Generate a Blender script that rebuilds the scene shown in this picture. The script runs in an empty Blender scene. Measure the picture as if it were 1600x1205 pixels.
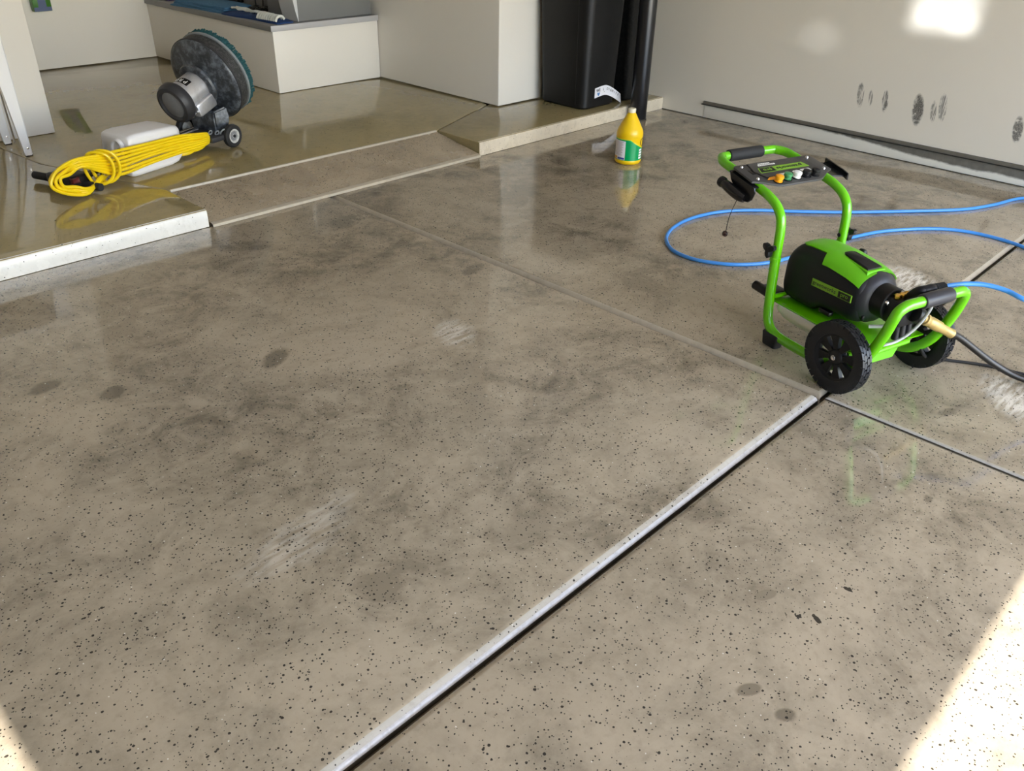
import bpy, bmesh, math, random
from mathutils import Vector, Matrix
random.seed(7)
C = bpy.context.scene.collection
S = bpy.context.scene

# ------------------------------------------------------------------ camera, sky, sun, exposure
YAW, PITCH, ROLL = 0.762035502, 0.543665458, 0.0230513213
def camera():
    f = Vector((math.cos(YAW)*math.cos(PITCH), math.sin(YAW)*math.cos(PITCH), -math.sin(PITCH)))
    r = Vector((math.sin(YAW), -math.cos(YAW), 0)); u = r.cross(f)
    r2 = r*math.cos(ROLL) + u*math.sin(ROLL); u2 = -r*math.sin(ROLL) + u*math.cos(ROLL)
    cam = bpy.data.cameras.new('camera'); cam.sensor_width = 36.0; cam.lens = 29.456
    cam.clip_start = 0.05
    o = bpy.data.objects.new('camera', cam); C.objects.link(o)
    m = Matrix((r2, u2, -f)).transposed().to_4x4(); m.translation = (0, 0, 1.4)
    o.matrix_world = m
    S.camera = o
camera()
SUN_EL = math.radians(42.4)
w = bpy.data.worlds.new('world'); S.world = w; w.use_nodes = True
nt = w.node_tree
bg = nt.nodes['Background']
sky = nt.nodes.new('ShaderNodeTexSky'); sky.sky_type = 'NISHITA'; sky.sun_disc = False
sky.sun_elevation = SUN_EL; sky.sun_rotation = math.pi; sky.air_density = 1.0; sky.dust_density = 1.0; sky.ozone_density = 1.0
nt.links.new(sky.outputs[0], bg.inputs[0]); bg.inputs[1].default_value = 1.2
sl = bpy.data.lights.new('sun', 'SUN'); sl.energy = 15.0; sl.angle = math.radians(0.4); sl.color = (1.0, 0.95, 0.90)
so = bpy.data.objects.new('sun', sl); C.objects.link(so)
so.rotation_euler = Vector((0, math.cos(SUN_EL), -math.sin(SUN_EL))).to_track_quat('-Z', 'Y').to_euler(); so.location = (0, -6, 6)
vs = S.view_settings
vs.view_transform = 'Standard'; vs.look = 'None'; vs.gamma = 1.0; vs.use_curve_mapping = False
vs.exposure = 0.17
S.cycles.max_bounces = 10; S.cycles.diffuse_bounces = 6; S.cycles.glossy_bounces = 5
S.cycles.use_denoising = True; S.cycles.use_light_tree = False
S.cycles.caustics_reflective = False; S.cycles.caustics_refractive = False
# portals in the two garage openings: they only guide the sampling of the sky
for (x0, x1, z1) in ((0.45, 4.95, 2.24), (-.45, 0.08, 3.6)):
    pl = bpy.data.lights.new('sky_portal', 'AREA'); pl.shape = 'RECTANGLE'; pl.size = x1-x0; pl.size_y = z1
    pl.cycles.is_portal = True
    po = bpy.data.objects.new('sky_portal', pl); C.objects.link(po); po.location = ((x0+x1)/2, -2.2, z1/2)
    po.rotation_euler = Vector((0, 1, 0)).to_track_quat('-Z', 'Z').to_euler()
# added lamps stand in for sunlight glancing off unseen car glass onto the wall
def glint(loc, tgt, size, blend, power, square=False, rad=0.01):
    l = bpy.data.lights.new('added_glint_lamp', 'SPOT'); l.energy = power; l.spot_size = size; l.spot_blend = blend
    l.use_square = square; l.shadow_soft_size = rad; l.color = (.92, .96, 1)
    o = bpy.data.objects.new('added_glint_lamp', l); C.objects.link(o); o.location = loc
    o.rotation_euler = (Vector(tgt)-Vector(loc)).to_track_quat('-Z', 'Y').to_euler()
G = (0.0, -3.2, 1.0)
gl = bpy.data.lights.new('added_glint_lamp', 'AREA'); gl.shape = 'RECTANGLE'; gl.size = .25; gl.size_y = .30; gl.energy = .34; gl.spread = math.radians(1.0); gl.color = (.92, .96, 1)
go = bpy.data.objects.new('added_glint_lamp', gl); C.objects.link(go); go.location = G
go.rotation_euler = (Vector((5.23, 1.78, 0.87))-Vector(G)).to_track_quat('-Z', 'Y').to_euler()
glint(G, (5.23, 1.865, 0.805), math.radians(1.25), 1.0, 1000, False, 0.008)
glint(G, (5.23, 1.685, 0.785), math.radians(1.5), 1.0, 1200, False, 0.008)
glint(G, (5.23, 2.47, 0.61), math.radians(1.8), 1.0, 520, False, 0.02)

# ------------------------------------------------------------------ materials
def N(t, typ, **kw):
    n = t.nodes.new(typ)
    for k, v in kw.items(): setattr(n, k, v)
    return n
def mat(name, col, rough=0.5, metal=0.0, var=0.06, vscale=9.0, coat=0.0, bump=0.0, bscale=120.0, spec=0.5, dirt=None, dscale=6.0, damt=0.5, trans=0.0):
    m = bpy.data.materials.new(name); m.use_nodes = True; t = m.node_tree
    b = t.nodes['Principled BSDF']; L = t.links.new
    tc = N(t, 'ShaderNodeTexCoord'); no = N(t, 'ShaderNodeTexNoise'); no.inputs['Scale'].default_value = vscale; no.inputs['Detail'].default_value = 5
    L(tc.outputs['Object'], no.inputs['Vector'])
    mx = N(t, 'ShaderNodeMix', data_type='RGBA')
    mx.inputs[6].default_value = (*[c*(1-var) for c in col], 1); mx.inputs[7].default_value = (*[min(1, c*(1+var)) for c in col], 1)
    L(no.outputs['Fac'], mx.inputs[0]); out = mx.outputs[2]
    if dirt:
        n2 = N(t, 'ShaderNodeTexNoise'); n2.inputs['Scale'].default_value = dscale; n2.inputs['Detail'].default_value = 8; n2.inputs['Roughness'].default_value = .7
        L(tc.outputs['Object'], n2.inputs['Vector'])
        r = N(t, 'ShaderNodeMapRange'); r.inputs[1].default_value = .45; r.inputs[2].default_value = .68; r.inputs[4].default_value = damt
        L(n2.outputs['Fac'], r.inputs[0])
        m2 = N(t, 'ShaderNodeMix', data_type='RGBA'); m2.inputs[7].default_value = (*dirt, 1)
        L(r.outputs[0], m2.inputs[0]); L(out, m2.inputs[6]); out = m2.outputs[2]
    L(out, b.inputs['Base Color'])
    b.inputs['Roughness'].default_value = rough; b.inputs['Metallic'].default_value = metal
    b.inputs['Coat Weight'].default_value = coat; b.inputs['Coat Roughness'].default_value = .06
    b.inputs['Specular IOR Level'].default_value = spec; b.inputs['Transmission Weight'].default_value = trans
    if bump:
        nb = N(t, 'ShaderNodeTexNoise'); nb.inputs['Scale'].default_value = bscale; L(tc.outputs['Object'], nb.inputs['Vector'])
        bp = N(t, 'ShaderNodeBump'); bp.inputs['Strength'].default_value = bump; bp.inputs['Distance'].default_value = .004
        L(nb.outputs['Fac'], bp.inputs['Height']); L(bp.outputs[0], b.inputs['Normal'])
    return m

def ell(t, vec, cx, cy, rx, ry, rot, axes='XY', soft=1.0):
    """soft elliptical mask around a stain; 1 at its middle, 0 at its edge"""
    L = t.links.new
    mp = N(t, 'ShaderNodeMapping', vector_type='TEXTURE')
    if axes == 'XY':
        mp.inputs['Location'].default_value = (cx, cy, 0); mp.inputs['Rotation'].default_value = (0, 0, rot); mp.inputs['Scale'].default_value = (rx, ry, 50)
    else:
        mp.inputs['Location'].default_value = (5.2, cx, cy); mp.inputs['Rotation'].default_value = (rot, 0, 0); mp.inputs['Scale'].default_value = (50, rx, ry)
    L(vec, mp.inputs['Vector'])
    g = N(t, 'ShaderNodeTexGradient', gradient_type='SPHERICAL'); L(mp.outputs[0], g.inputs[0])
    return g.outputs['Fac']
def math2(t, op, a, b, clamp=False):
    n = N(t, 'ShaderNodeMath', operation=op, use_clamp=clamp)
    for i, x in enumerate((a, b)):
        if isinstance(x, (int, float)): n.inputs[i].default_value = x
        else: t.links.new(x, n.inputs[i])
    return n.outputs[0]
def rng(t, v, a, b, c, d):
    r = N(t, 'ShaderNodeMapRange'); t.links.new(v, r.inputs[0])
    for i, x in enumerate((a, b, c, d)): r.inputs[i+1].default_value = x
    return r.outputs[0]
def mixc(t, f, a, b):
    m = N(t, 'ShaderNodeMix', data_type='RGBA')
    for i, x in ((0, f), (6, a), (7, b)):
        if isinstance(x, (int, float)): m.inputs[i].default_value = x
        elif isinstance(x, tuple): m.inputs[i].default_value = (*x, 1)
        else: t.links.new(x, m.inputs[i])
    return m.outputs[2]
def noise(t, vec, scale, detail=5, rough=.55, dist=0.0):
    n = N(t, 'ShaderNodeTexNoise'); n.inputs['Scale'].default_value = scale; n.inputs['Detail'].default_value = detail
    n.inputs['Roughness'].default_value = rough; n.inputs['Distortion'].default_value = dist
    t.links.new(vec, n.inputs['Vector']); return n.outputs['Fac']

def flake_floor(name, base, base2, dirtc, flakes=1.0, stains=(), pale=(), marks=(), dirt_amt=.75, rough=(.07, .2)):
    """glossy coated concrete with scattered dark flakes, worked-in grime, and stains of their own shape"""
    m = bpy.data.materials.new(name); m.use_nodes = True; t = m.node_tree; b = t.nodes['Principled BSDF']; L = t.links.new
    tc = N(t, 'ShaderNodeTexCoord'); v = tc.outputs['Object']
    col = mixc(t, noise(t, v, 1.7, 6), base, base2)
    g1 = noise(t, v, 1.6, 10, .70, .45); g2 = noise(t, v, 6.0, 9, .75, .5)
    grime = math2(t, 'MULTIPLY', rng(t, g1, .39, .60, 0, 1), rng(t, g2, .38, .60, .12, 1))
    for (cx, cy, rx, ry, rot, k) in stains:
        e = ell(t, v, cx, cy, rx, ry, rot)
        e = math2(t, 'MULTIPLY', rng(t, math2(t, 'MULTIPLY', e, math2(t, 'ADD', math2(t, 'MULTIPLY', math2(t, 'SUBTRACT', g2, .5), 7.0 if rx > .1 else 6.0), 1.0)), .02, .8 if rx > .1 else .5, 0, 1), k*(.8 if rx > .1 else 1))
        grime = math2(t, 'MAXIMUM', grime, e)
    col = mixc(t, math2(t, 'MULTIPLY', grime, dirt_amt), col, dirtc)
    fine = noise(t, v, 26, 6, .7)
    col = mixc(t, rng(t, fine, .52, .75, 0, .35), col, dirtc)
    for (cx, cy, rx, ry, rot, k) in pale:
        e = ell(t, v, cx, cy, rx, ry, rot)
        mpx = N(t, 'ShaderNodeMapping'); mpx.inputs['Rotation'].default_value = (0, 0, -rot); mpx.inputs['Scale'].default_value = (12, 60, 1)
        L(v, mpx.inputs['Vector']); st = noise(t, mpx.outputs[0], 1.0, 4)
        e = math2(t, 'MULTIPLY', rng(t, e, .05, .6, 0, 1), rng(t, st, .38, .6, 0, k))
        col = mixc(t, e, col, (.78, .74, .66))
    # flakes: two sizes of chip, denser where grime has settled
    dn = noise(t, v, 75, 2)
    va = N(t, 'ShaderNodeVectorMath', operation='ADD'); L(v, va.inputs[0])
    nz = N(t, 'ShaderNodeTexNoise'); nz.inputs['Scale'].default_value = 240; L(v, nz.inputs['Vector'])
    sc = N(t, 'ShaderNodeVectorMath', operation='SCALE'); sc.inputs['Scale'].default_value = .0028; L(nz.outputs['Color'], sc.inputs[0]); L(sc.outputs[0], va.inputs[1])
    fv = va.outputs[0]
    def chips(scale, rad, keep):
        vo = N(t, 'ShaderNodeTexVoronoi', feature='F1', voronoi_dimensions='3D'); vo.inputs['Scale'].default_value = scale; L(fv, vo.inputs['Vector'])
        sep = N(t, 'ShaderNodeSeparateColor'); L(vo.outputs['Color'], sep.inputs[0])
        k = math2(t, 'LESS_THAN', sep.outputs[0], keep)
        r = rng(t, sep.outputs[1], 0, 1, rad*.4*scale, rad*scale)
        return math2(t, 'MULTIPLY', math2(t, 'LESS_THAN', vo.outputs['Distance'], r), k)
    f = chips(46, .0036, .9*flakes)
    f = math2(t, 'MAXIMUM', f, chips(61, .0029, 1.0*flakes))
    f = math2(t, 'MAXIMUM', f, chips(97, .0018, .98*flakes))
    den = math2(t, 'MULTIPLY', rng(t, grime, 0, .7, .04, .7), flakes)
    vo = N(t, 'ShaderNodeTexVoronoi', feature='F1', voronoi_dimensions='3D'); vo.inputs['Scale'].default_value = 105; L(fv, vo.inputs['Vector'])
    sep = N(t, 'ShaderNodeSeparateColor'); L(vo.outputs['Color'], sep.inputs[0])
    f2 = math2(t, 'MULTIPLY', math2(t, 'LESS_THAN', vo.outputs['Distance'], .19), math2(t, 'LESS_THAN', sep.outputs[0], den))
    f = math2(t, 'MAXIMUM', f, f2)
    for (cx, cy, rx, ry, rot, k) in marks:
        e = ell(t, v, cx, cy, rx, ry, rot)
        f = math2(t, 'MAXIMUM', f, rng(t, math2(t, 'MULTIPLY', e, math2(t, 'ADD', math2(t, 'MULTIPLY', math2(t, 'SUBTRACT', dn, .5), 6.0), 1.0)), .3, .36, 0, 1))
    col = mixc(t, math2(t, 'MULTIPLY', f, .93), col, (.018, .016, .014))
    whk = .05 if flakes > .5 else .02
    wh = N(t, 'ShaderNodeTexVoronoi', feature='F1', voronoi_dimensions='3D'); wh.inputs['Scale'].default_value = 30; L(fv, wh.inputs['Vector'])
    col = mixc(t, math2(t, 'LESS_THAN', wh.outputs['Distance'], whk), col, (.75, .72, .64))
    L(col, b.inputs['Base Color'])
    L(rng(t, noise(t, v, 2.3, 5), .35, .65, rough[0], rough[1]), b.inputs['Roughness'])
    b.inputs['IOR'].default_value = 1.58
    h = math2(t, 'ADD', math2(t, 'MULTIPLY', noise(t, v, 9, 3), 1.0), math2(t, 'MULTIPLY', noise(t, v, 140, 2), .035))
    bp = N(t, 'ShaderNodeBump'); bp.inputs['Strength'].default_value = .035; bp.inputs['Distance'].default_value = .01
    L(h, bp.inputs['Height']); L(bp.outputs[0], b.inputs['Normal'])
    return m

FLOOR_STAINS = [(0.825, 1.18, .22, .12, .3, .9), (0.93, 2.17, .14, .08, .6, .6), (3.08, 2.97, .5, .22, .9, .8), (2.3, 3.2, .45, .13, .2, .9),
    (0.604, 2.612, .07, .05, .2, 1.0), (0.738, 2.431, .06, .045, .8, 1.0), (1.225, 2.277, .09, .045, .6, .9), (1.354, 3.15, .16, .05, .5, .9), (2.236, 2.371, .1, .05, .4, .9),
    (1.169, .431, .035, .018, -.5, .9), (1.167, .347, .03, .02, -.6, 1.0), (1.429, .544, .04, .02, -.4, .7), (2.541, .543, .06, .03, -.3, .8), (1.988, .413, .03, .02, .1, .9), (2.06, .416, .03, .02, .1, .9),
    (1.884, .514, .3, .14, -.3, .55), (2.7, 1.85, .5, .2, .8, .7), (1.3, 1.12, .35, .12, .5, .7), (.53, 1.67, .3, .14, .4, .6), (.9, 1.4, .35, .12, .5, .6), (1.55, 1.65, .7, .2, .8, .6), (1.0, 2.9, .5, .2, .8, .55), (4.5, 2.2, .9, .25, -1.2, .6), (4.2, 1.2, .4, .15, .3, .5), (4.9, 1.7, .15, .8, 0.03, .6), (4.8, 2.6, .2, .5, .1, .4)]
FLOOR_PALE = [(1.79, 2.0, .13, .09, 1.0, .6), (.757, 1.444, .2, .1, 0.1, .32), (.9, 1.5, .12, .06, .3, .25), (3.476, 1.031, .2, .12, .8, 1.0), (2.79, .433, .2, .1, .6, .8)]  # pale smears and scrubs; the strongest one is wet shine put into colour
FLOOR_MARKS = [(1.423, .454, .02, .008, 1.2, 1), (1.446, .422, .022, .009, 1.1, 1), (1.588, .413, .01, .02, 0.2, 1)]
M_EDGE = mat('pale_edge_sheen', (.50, .485, .47), .22, var=.08, vscale=14, dirt=(.22, .2, .16), dscale=60, damt=.4)  # sky reflected in the rounded joint edge, put into the colour
M_EDGEB = mat('beige_edge_tone', (.45, .395, .305), .3, var=.1, vscale=14, dirt=(.3, .26, .2), dscale=25, damt=.5)  # joint edges' beige sheen put into colour; ramp edges share it
M_FLOOR = flake_floor('coated_floor', (.470, .402, .300), (.400, .337, .243), (.146, .121, .084), 1.0, FLOOR_STAINS, FLOOR_PALE, FLOOR_MARKS, .86, (.03, .10))
M_EDGEM = flake_floor('edge_sheen_fade', (.48, .45, .395), (.43, .40, .34), (.2, .17, .13), .7, (), (), (), .5, (.08, .16))  # half tone where the painted edge sheen fades into the floor
M_PLAT = flake_floor('platform_coating', (.37, .298, .15), (.315, .255, .122), (.17, .135, .075), .12, [(.888, 3.624, .05, .02, .1, 1.0)], (), (), .4, (.035, .1))
M_RAMP = flake_floor('ramp_coating', (.42, .342, .24), (.36, .29, .20), (.16, .125, .085), 1.8, (), (), (), .5, (.2, .35))
M_RISER = flake_floor('riser_coating', (.70, .62, .49), (.64, .56, .44), (.3, .25, .19), .16, (), (), (), .3, (.2, .3))
M_RISERW = flake_floor('pale_riser_coating', (.80, .79, .75), (.76, .75, .71), (.4, .38, .33), .10, (), (), (), .2, (.2, .3))
M_GROUT = mat('dark_joint', (.05, .042, .03), .8)
M_CONC = mat('outdoor_concrete', (.33, .33, .32), .8, var=.15)
M_WALL = mat('cream_wall_paint', (.775, .745, .695), .42, var=.02, vscale=2.0, bump=.05, bscale=60)
M_CEIL = mat('white_ceiling', (.82, .80, .76), .7, var=.02)

def wall_right_mat():
    m = bpy.data.materials.new('scuffed_wall_paint'); m.use_nodes = True; t = m.node_tree; b = t.nodes['Principled BSDF']; L = t.links.new
    tc = N(t, 'ShaderNodeTexCoord'); v = tc.outputs['Object']
    col = mixc(t, noise(t, v, 1.5, 4), (.70, .65, .565), (.73, .68, .595))
    mp = N(t, 'ShaderNodeMapping'); mp.inputs['Scale'].default_value = (1, 190, 9); mp.inputs['Rotation'].default_value = (.15, 0, 0); L(v, mp.inputs['Vector'])
    st = noise(t, mp.outputs[0], 1.0, 3, .6); gr = noise(t, v, 230, 2)
    for (cy, cz, ry, rz, k, s) in ((2.14, .325, .02, .07, .7, 1), (2.075, .32, .012, .045, .5, 1), (1.985, .315, .018, .062, .75, .6), (1.787, .30, .03, .088, .85, .1), (1.70, .305, .016, .06, .6, 1), (1.655, .335, .022, .075, .65, 1), (1.243, .29, .024, .07, .75, .5)):
        e = ell(t, v, cy, cz, ry*1.2, rz*1.12, -.14, 'YZ')
        tex = rng(t, st, .40, .52, 0, 1) if s > .5 else rng(t, gr, .3, .55, .45, 1)
        col = mixc(t, math2(t, 'MULTIPLY', math2(t, 'MULTIPLY', rng(t, math2(t, 'MULTIPLY', e, rng(t, noise(t, v, 45, 3), .3, .62, .15, 1.3)), .03, .3, 0, 1), tex), min(1, k*1.25)), col, (.075, .07, .065))
    L(col, b.inputs['Base Color']); b.inputs['Roughness'].default_value = .38
    return m
def curb_mat():
    m = bpy.data.materials.new('grimy_white_curb'); m.use_nodes = True; t = m.node_tree; b = t.nodes['Principled BSDF']; L = t.links.new
    tc = N(t, 'ShaderNodeTexCoord'); v = tc.outputs['Object']
    sx = N(t, 'ShaderNodeSeparateXYZ'); L(v, sx.inputs[0])
    base = mixc(t, noise(t, v, 8, 6), (.88, .86, .80), (.80, .78, .72))
    n = noise(t, v, 9, 7, .65)
    # soot settles below the strip and runs deeper towards the door
    edge = rng(t, sx.outputs[1], 2.5, 1.6, .092, .036)
    h = math2(t, 'SUBTRACT', math2(t, 'ADD', sx.outputs[2], math2(t, 'MULTIPLY', math2(t, 'SUBTRACT', n, .5), .035)), edge)
    f = rng(t, h, -.004, .008, 0, .92)
    col = mixc(t, f, base, mixc(t, noise(t, v, 30, 4), (.035, .03, .024), (.16, .145, .12)))
    L(col, b.inputs['Base Color']); b.inputs['Roughness'].default_value = .6
    return m
M_WALLR = wall_right_mat(); M_CURB = curb_mat()

# ------------------------------------------------------------------ mesh helpers
def obj(name, bm, m=None, parent=None, smooth=True, loc=None, ang=40, **props):
    me = bpy.data.meshes.new(name)
    bmesh.ops.recalc_face_normals(bm, faces=bm.faces)
    bm.to_mesh(me); bm.free()
    if m is not None: me.materials.append(m)
    if smooth:
        me.shade_smooth()
        me.set_sharp_from_angle(angle=math.radians(ang))
    o = bpy.data.objects.new(name, me); C.objects.link(o)
    if parent: o.parent = parent
    if loc: o.location = loc
    for k, v in props.items(): o[k] = v
    return o
def thing(name, label, cat, loc=(0, 0, 0), rz=0, group=None):
    o = bpy.data.objects.new(name, None); C.objects.link(o); o.location = loc; o.rotation_euler = (0, 0, rz); o.empty_display_size = .1
    o['label'] = label; o['category'] = cat
    if group: o['group'] = group
    return o
def tag(o, label, cat, group=None):
    o['label'] = label; o['category'] = cat
    if group: o['group'] = group
    return o
def box(bm, a, b, bev=0.0, seg=2):
    r = bmesh.ops.create_cube(bm, size=1.0)
    vs_ = r['verts']
    for v in vs_:
        v.co = Vector([(a[i]+b[i])/2 + v.co[i]*(b[i]-a[i]) for i in range(3)])
    if bev:
        es = list({e for v in vs_ for e in v.link_edges})
        bmesh.ops.bevel(bm, geom=es, offset=bev, segments=seg, affect='EDGES', profile=.5)
    return bm
def bx(a, b, bev=0.0, seg=2): return box(bmesh.new(), a, b, bev, seg)
def prism(poly, z0, z1, bev=0.0, seg=2, bm=None, top_only=True):
    bm = bm or bmesh.new()
    vs_ = [bm.verts.new((x, y, z0)) for x, y in poly]; f = bm.faces.new(vs_)
    r = bmesh.ops.extrude_face_region(bm, geom=[f]); tv = [g for g in r['geom'] if isinstance(g, bmesh.types.BMVert)]
    for v in tv: v.co.z = z1
    if bev:
        es = [e for e in bm.edges if all(v in tv for v in e.verts)]
        bmesh.ops.bevel(bm, geom=es, offset=bev, segments=seg, affect='EDGES', profile=.5)
    return bm
def smooth_path(pts, n=6, closed=False):
    P = [Vector(p) for p in pts]; out = []
    m = len(P)
    for i in range(m if closed else m-1):
        p0 = P[i-1] if (i > 0 or closed) else P[0]*2-P[1]
        p1 = P[i]; p2 = P[(i+1) % m]
        p3 = P[(i+2) % m] if (i+2 < m or closed) else P[-1]*2-P[-2]
        for k in range(n):
            s = k/n
            out.append(.5*((2*p1)+(-p0+p2)*s+(2*p0-5*p1+4*p2-p3)*s*s+(-p0+3*p1-3*p2+p3)*s**3))
    if not closed: out.append(P[-1])
    return out
def tube(pts, r, seg=10, closed=False, bm=None, caps=True):
    bm = bm or bmesh.new()
    P = [Vector(p) for p in pts]; n = len(P); rings = []
    def rad(i): return r(i/(n-1)) if callable(r) else r
    t = (P[1]-P[0]).normalized()
    ref = Vector((0, 0, 1)) if abs(t.z) < .9 else Vector((1, 0, 0))
    nrm = (ref - t*ref.dot(t)).normalized()
    for i in range(n):
        if closed: tt = P[(i+1) % n]-P[i-1]
        else: tt = P[min(i+1, n-1)]-P[max(i-1, 0)]
        if tt.length < 1e-9: tt = t
        tt = tt.normalized(); nrm = (nrm - tt*nrm.dot(tt)).normalized(); bn = tt.cross(nrm)
        rings.append([bm.verts.new(P[i] + rad(i)*(math.cos(a)*nrm + math.sin(a)*bn)) for a in [2*math.pi*k/seg for k in range(seg)]])
    for i in range(n if closed else n-1):
        A, B = rings[i], rings[(i+1) % n]
        off = 0
        if closed and i == n-1:
            off = min(range(seg), key=lambda o: (A[0].co-B[o].co).length)
        for k in range(seg):
            bm.faces.new((A[k], A[(k+1) % seg], B[(k+1+off) % seg], B[(k+off) % seg]))
    if caps and not closed:
        bm.faces.new(rings[0]); bm.faces.new(rings[-1])
    return bm
def axis_mat(org, d):
    d = Vector(d).normalized()
    return Matrix.Translation(Vector(org)) @ d.to_track_quat('Z', 'X').to_matrix().to_4x4()
def lathe(prof, org=(0, 0, 0), d=(0, 0, 1), seg=32, bm=None):
    """profile of (radius, height) turned about the axis d through org"""
    bm = bm or bmesh.new(); M = axis_mat(org, d); rings = []
    for (r, h) in prof:
        if r < 1e-6: rings.append([bm.verts.new(M @ Vector((0, 0, h)))])
        else: rings.append([bm.verts.new(M @ Vector((r*math.cos(2*math.pi*k/seg), r*math.sin(2*math.pi*k/seg), h))) for k in range(seg)])
    for A, B in zip(rings, rings[1:]):
        for k in range(seg):
            k2 = (k+1) % seg
            if len(A) == 1 and len(B) == 1: continue
            if len(A) == 1: bm.faces.new((A[0], B[k], B[k2]))
            elif len(B) == 1: bm.faces.new((A[k], A[k2], B[0]))
            else: bm.faces.new((A[k], A[k2], B[k2], B[k]))
    return bm
def cyl(a, b, r, seg=20, bev=.15, bm=None):
    a, b = Vector(a), Vector(b); L = (b-a).length; e = r*bev
    return lathe([(0, 0), (r-e, 0), (r, e), (r, L-e), (r-e, L), (0, L)], a, b-a, seg, bm)
def loft(secs, bm=None, caps=True):
    bm = bm or bmesh.new(); rings = [[bm.verts.new(p) for p in s] for s in secs]; n = len(rings[0])
    for A, B in zip(rings, rings[1:]):
        for k in range(n): bm.faces.new((A[k], A[(k+1) % n], B[(k+1) % n], B[k]))
    if caps: bm.faces.new(rings[0]); bm.faces.new(rings[-1])
    return bm
def sup(a, hw, hh, ex):
    c, s = math.cos(a), math.sin(a)
    return (math.copysign(abs(c)**(2/ex), c)*hw, math.copysign(abs(s)**(2/ex), s)*hh)
def rrect(hw, hh, r, n=5):
    """rounded rectangle outline about the origin"""
    out = []
    for cx, cy, a0 in ((hw-r, hh-r, 0), (-hw+r, hh-r, 90), (-hw+r, -hh+r, 180), (hw-r, -hh+r, 270)):
        for k in range(n+1):
            a = math.radians(a0+90*k/n); out.append((cx+r*math.cos(a), cy+r*math.sin(a)))
    return out
def text(name, body, size, m, parent, matrix, extrude=.0004, sx=1.0):
    cu = bpy.data.curves.new('lettering', 'FONT'); cu.body = body; cu.size = size; cu.extrude = extrude; cu.align_x = 'CENTER'; cu.align_y = 'CENTER'; cu.resolution_u = 3
    to = bpy.data.objects.new('lettering', cu); C.objects.link(to)
    bpy.context.view_layer.update()
    me = bpy.data.meshes.new_from_object(to.evaluated_get(bpy.context.evaluated_depsgraph_get()))
    bpy.data.objects.remove(to); bpy.data.curves.remove(cu)
    me.transform(Matrix.Diagonal((sx, 1, 1, 1))); me.transform(matrix)
    me.materials.clear(); me.materials.append(m)
    o = bpy.data.objects.new(name, me); C.objects.link(o); o.parent = parent
    return o
def basis(org, ex, ey):
    ex = Vector(ex).normalized(); ey = Vector(ey); ey = (ey-ex*ey.dot(ex)).normalized(); ez = ex.cross(ey)
    m = Matrix((ex, ey, ez)).transposed().to_4x4(); m.translation = Vector(org); return m
def struct(name, bm, m, parent=None, smooth=True, **k):
    o = obj(name, bm, m, parent, smooth, **k)
    if not parent: o['kind'] = 'structure'
    return o

# ------------------------------------------------------------------ the setting
XW, YS, ZP, YB, YF = 5.23, 3.555, 0.082, 7.24, -2.2
JY, JX = 0.863, 2.345                       # the two control joints of the lower floor
floor = struct('floor', bx((-4.2, -9, -.25), (5.6, 7.6, -.045)), M_GROUT)
EDGE = [(1-math.sin(math.radians(a)), 1-math.cos(math.radians(a))) for a in (90, 78, 66, 54, 42, 30, 18, 8, 0)]
def slab(x0, x1, y0, y1, eb):
    """floor slab whose edges are tooled round; eb = (x0, x1, y0, y1) widths of the rounded edge"""
    bm = bmesh.new()
    def cut(lo, hi, bl, bh):
        a = []
        if bl: a += [(lo+bl*f, -.8*bl*q) for f, q in EDGE]
        else: a += [(lo, 0)]
        if bh: a += [(hi-bh*f, -.8*bh*q) for f, q in EDGE[::-1]]
        else: a += [(hi, 0)]
        return a
    X = cut(x0, x1, eb[0], eb[1]); Y = cut(y0, y1, eb[2], eb[3])
    V = [[bm.verts.new((x, y, min(zx, zy))) for y, zy in Y] for x, zx in X]
    for i in range(len(X)-1):
        for j in range(len(Y)-1): bm.faces.new((V[i][j], V[i+1][j], V[i+1][j+1], V[i][j+1]))
    r = bmesh.ops.extrude_edge_only(bm, edges=[e for e in bm.edges if len(e.link_faces) == 1])
    for g in r['geom']:
        if isinstance(g, bmesh.types.BMVert): g.co.z = -.05
    return bm
g = .006
def floor_slab(x0, x1, y0, y1, eb, em):
    o = obj('slab', slab(x0, x1, y0, y1, eb), M_FLOOR, floor)
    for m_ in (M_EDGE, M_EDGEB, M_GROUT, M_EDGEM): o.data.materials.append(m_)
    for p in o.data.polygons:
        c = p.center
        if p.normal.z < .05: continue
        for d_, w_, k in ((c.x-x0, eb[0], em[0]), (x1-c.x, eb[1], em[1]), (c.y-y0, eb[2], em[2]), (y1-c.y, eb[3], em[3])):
            if w_ and d_ < w_*.6 and k: p.material_index = 3 if d_ < w_*.07 else (4 if d_ > w_*.40 and k == 1 else k)  # groove shade, then sky sheen, painted in bands out from the joint
    return o
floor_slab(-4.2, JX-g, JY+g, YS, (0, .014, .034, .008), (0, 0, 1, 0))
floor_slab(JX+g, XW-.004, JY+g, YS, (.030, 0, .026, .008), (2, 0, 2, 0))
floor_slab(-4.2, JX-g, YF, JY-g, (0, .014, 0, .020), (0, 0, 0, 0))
floor_slab(JX+g, XW-.004, YF, JY-g, (.013, 0, 0, .016), (1, 0, 0, 0))
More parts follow.
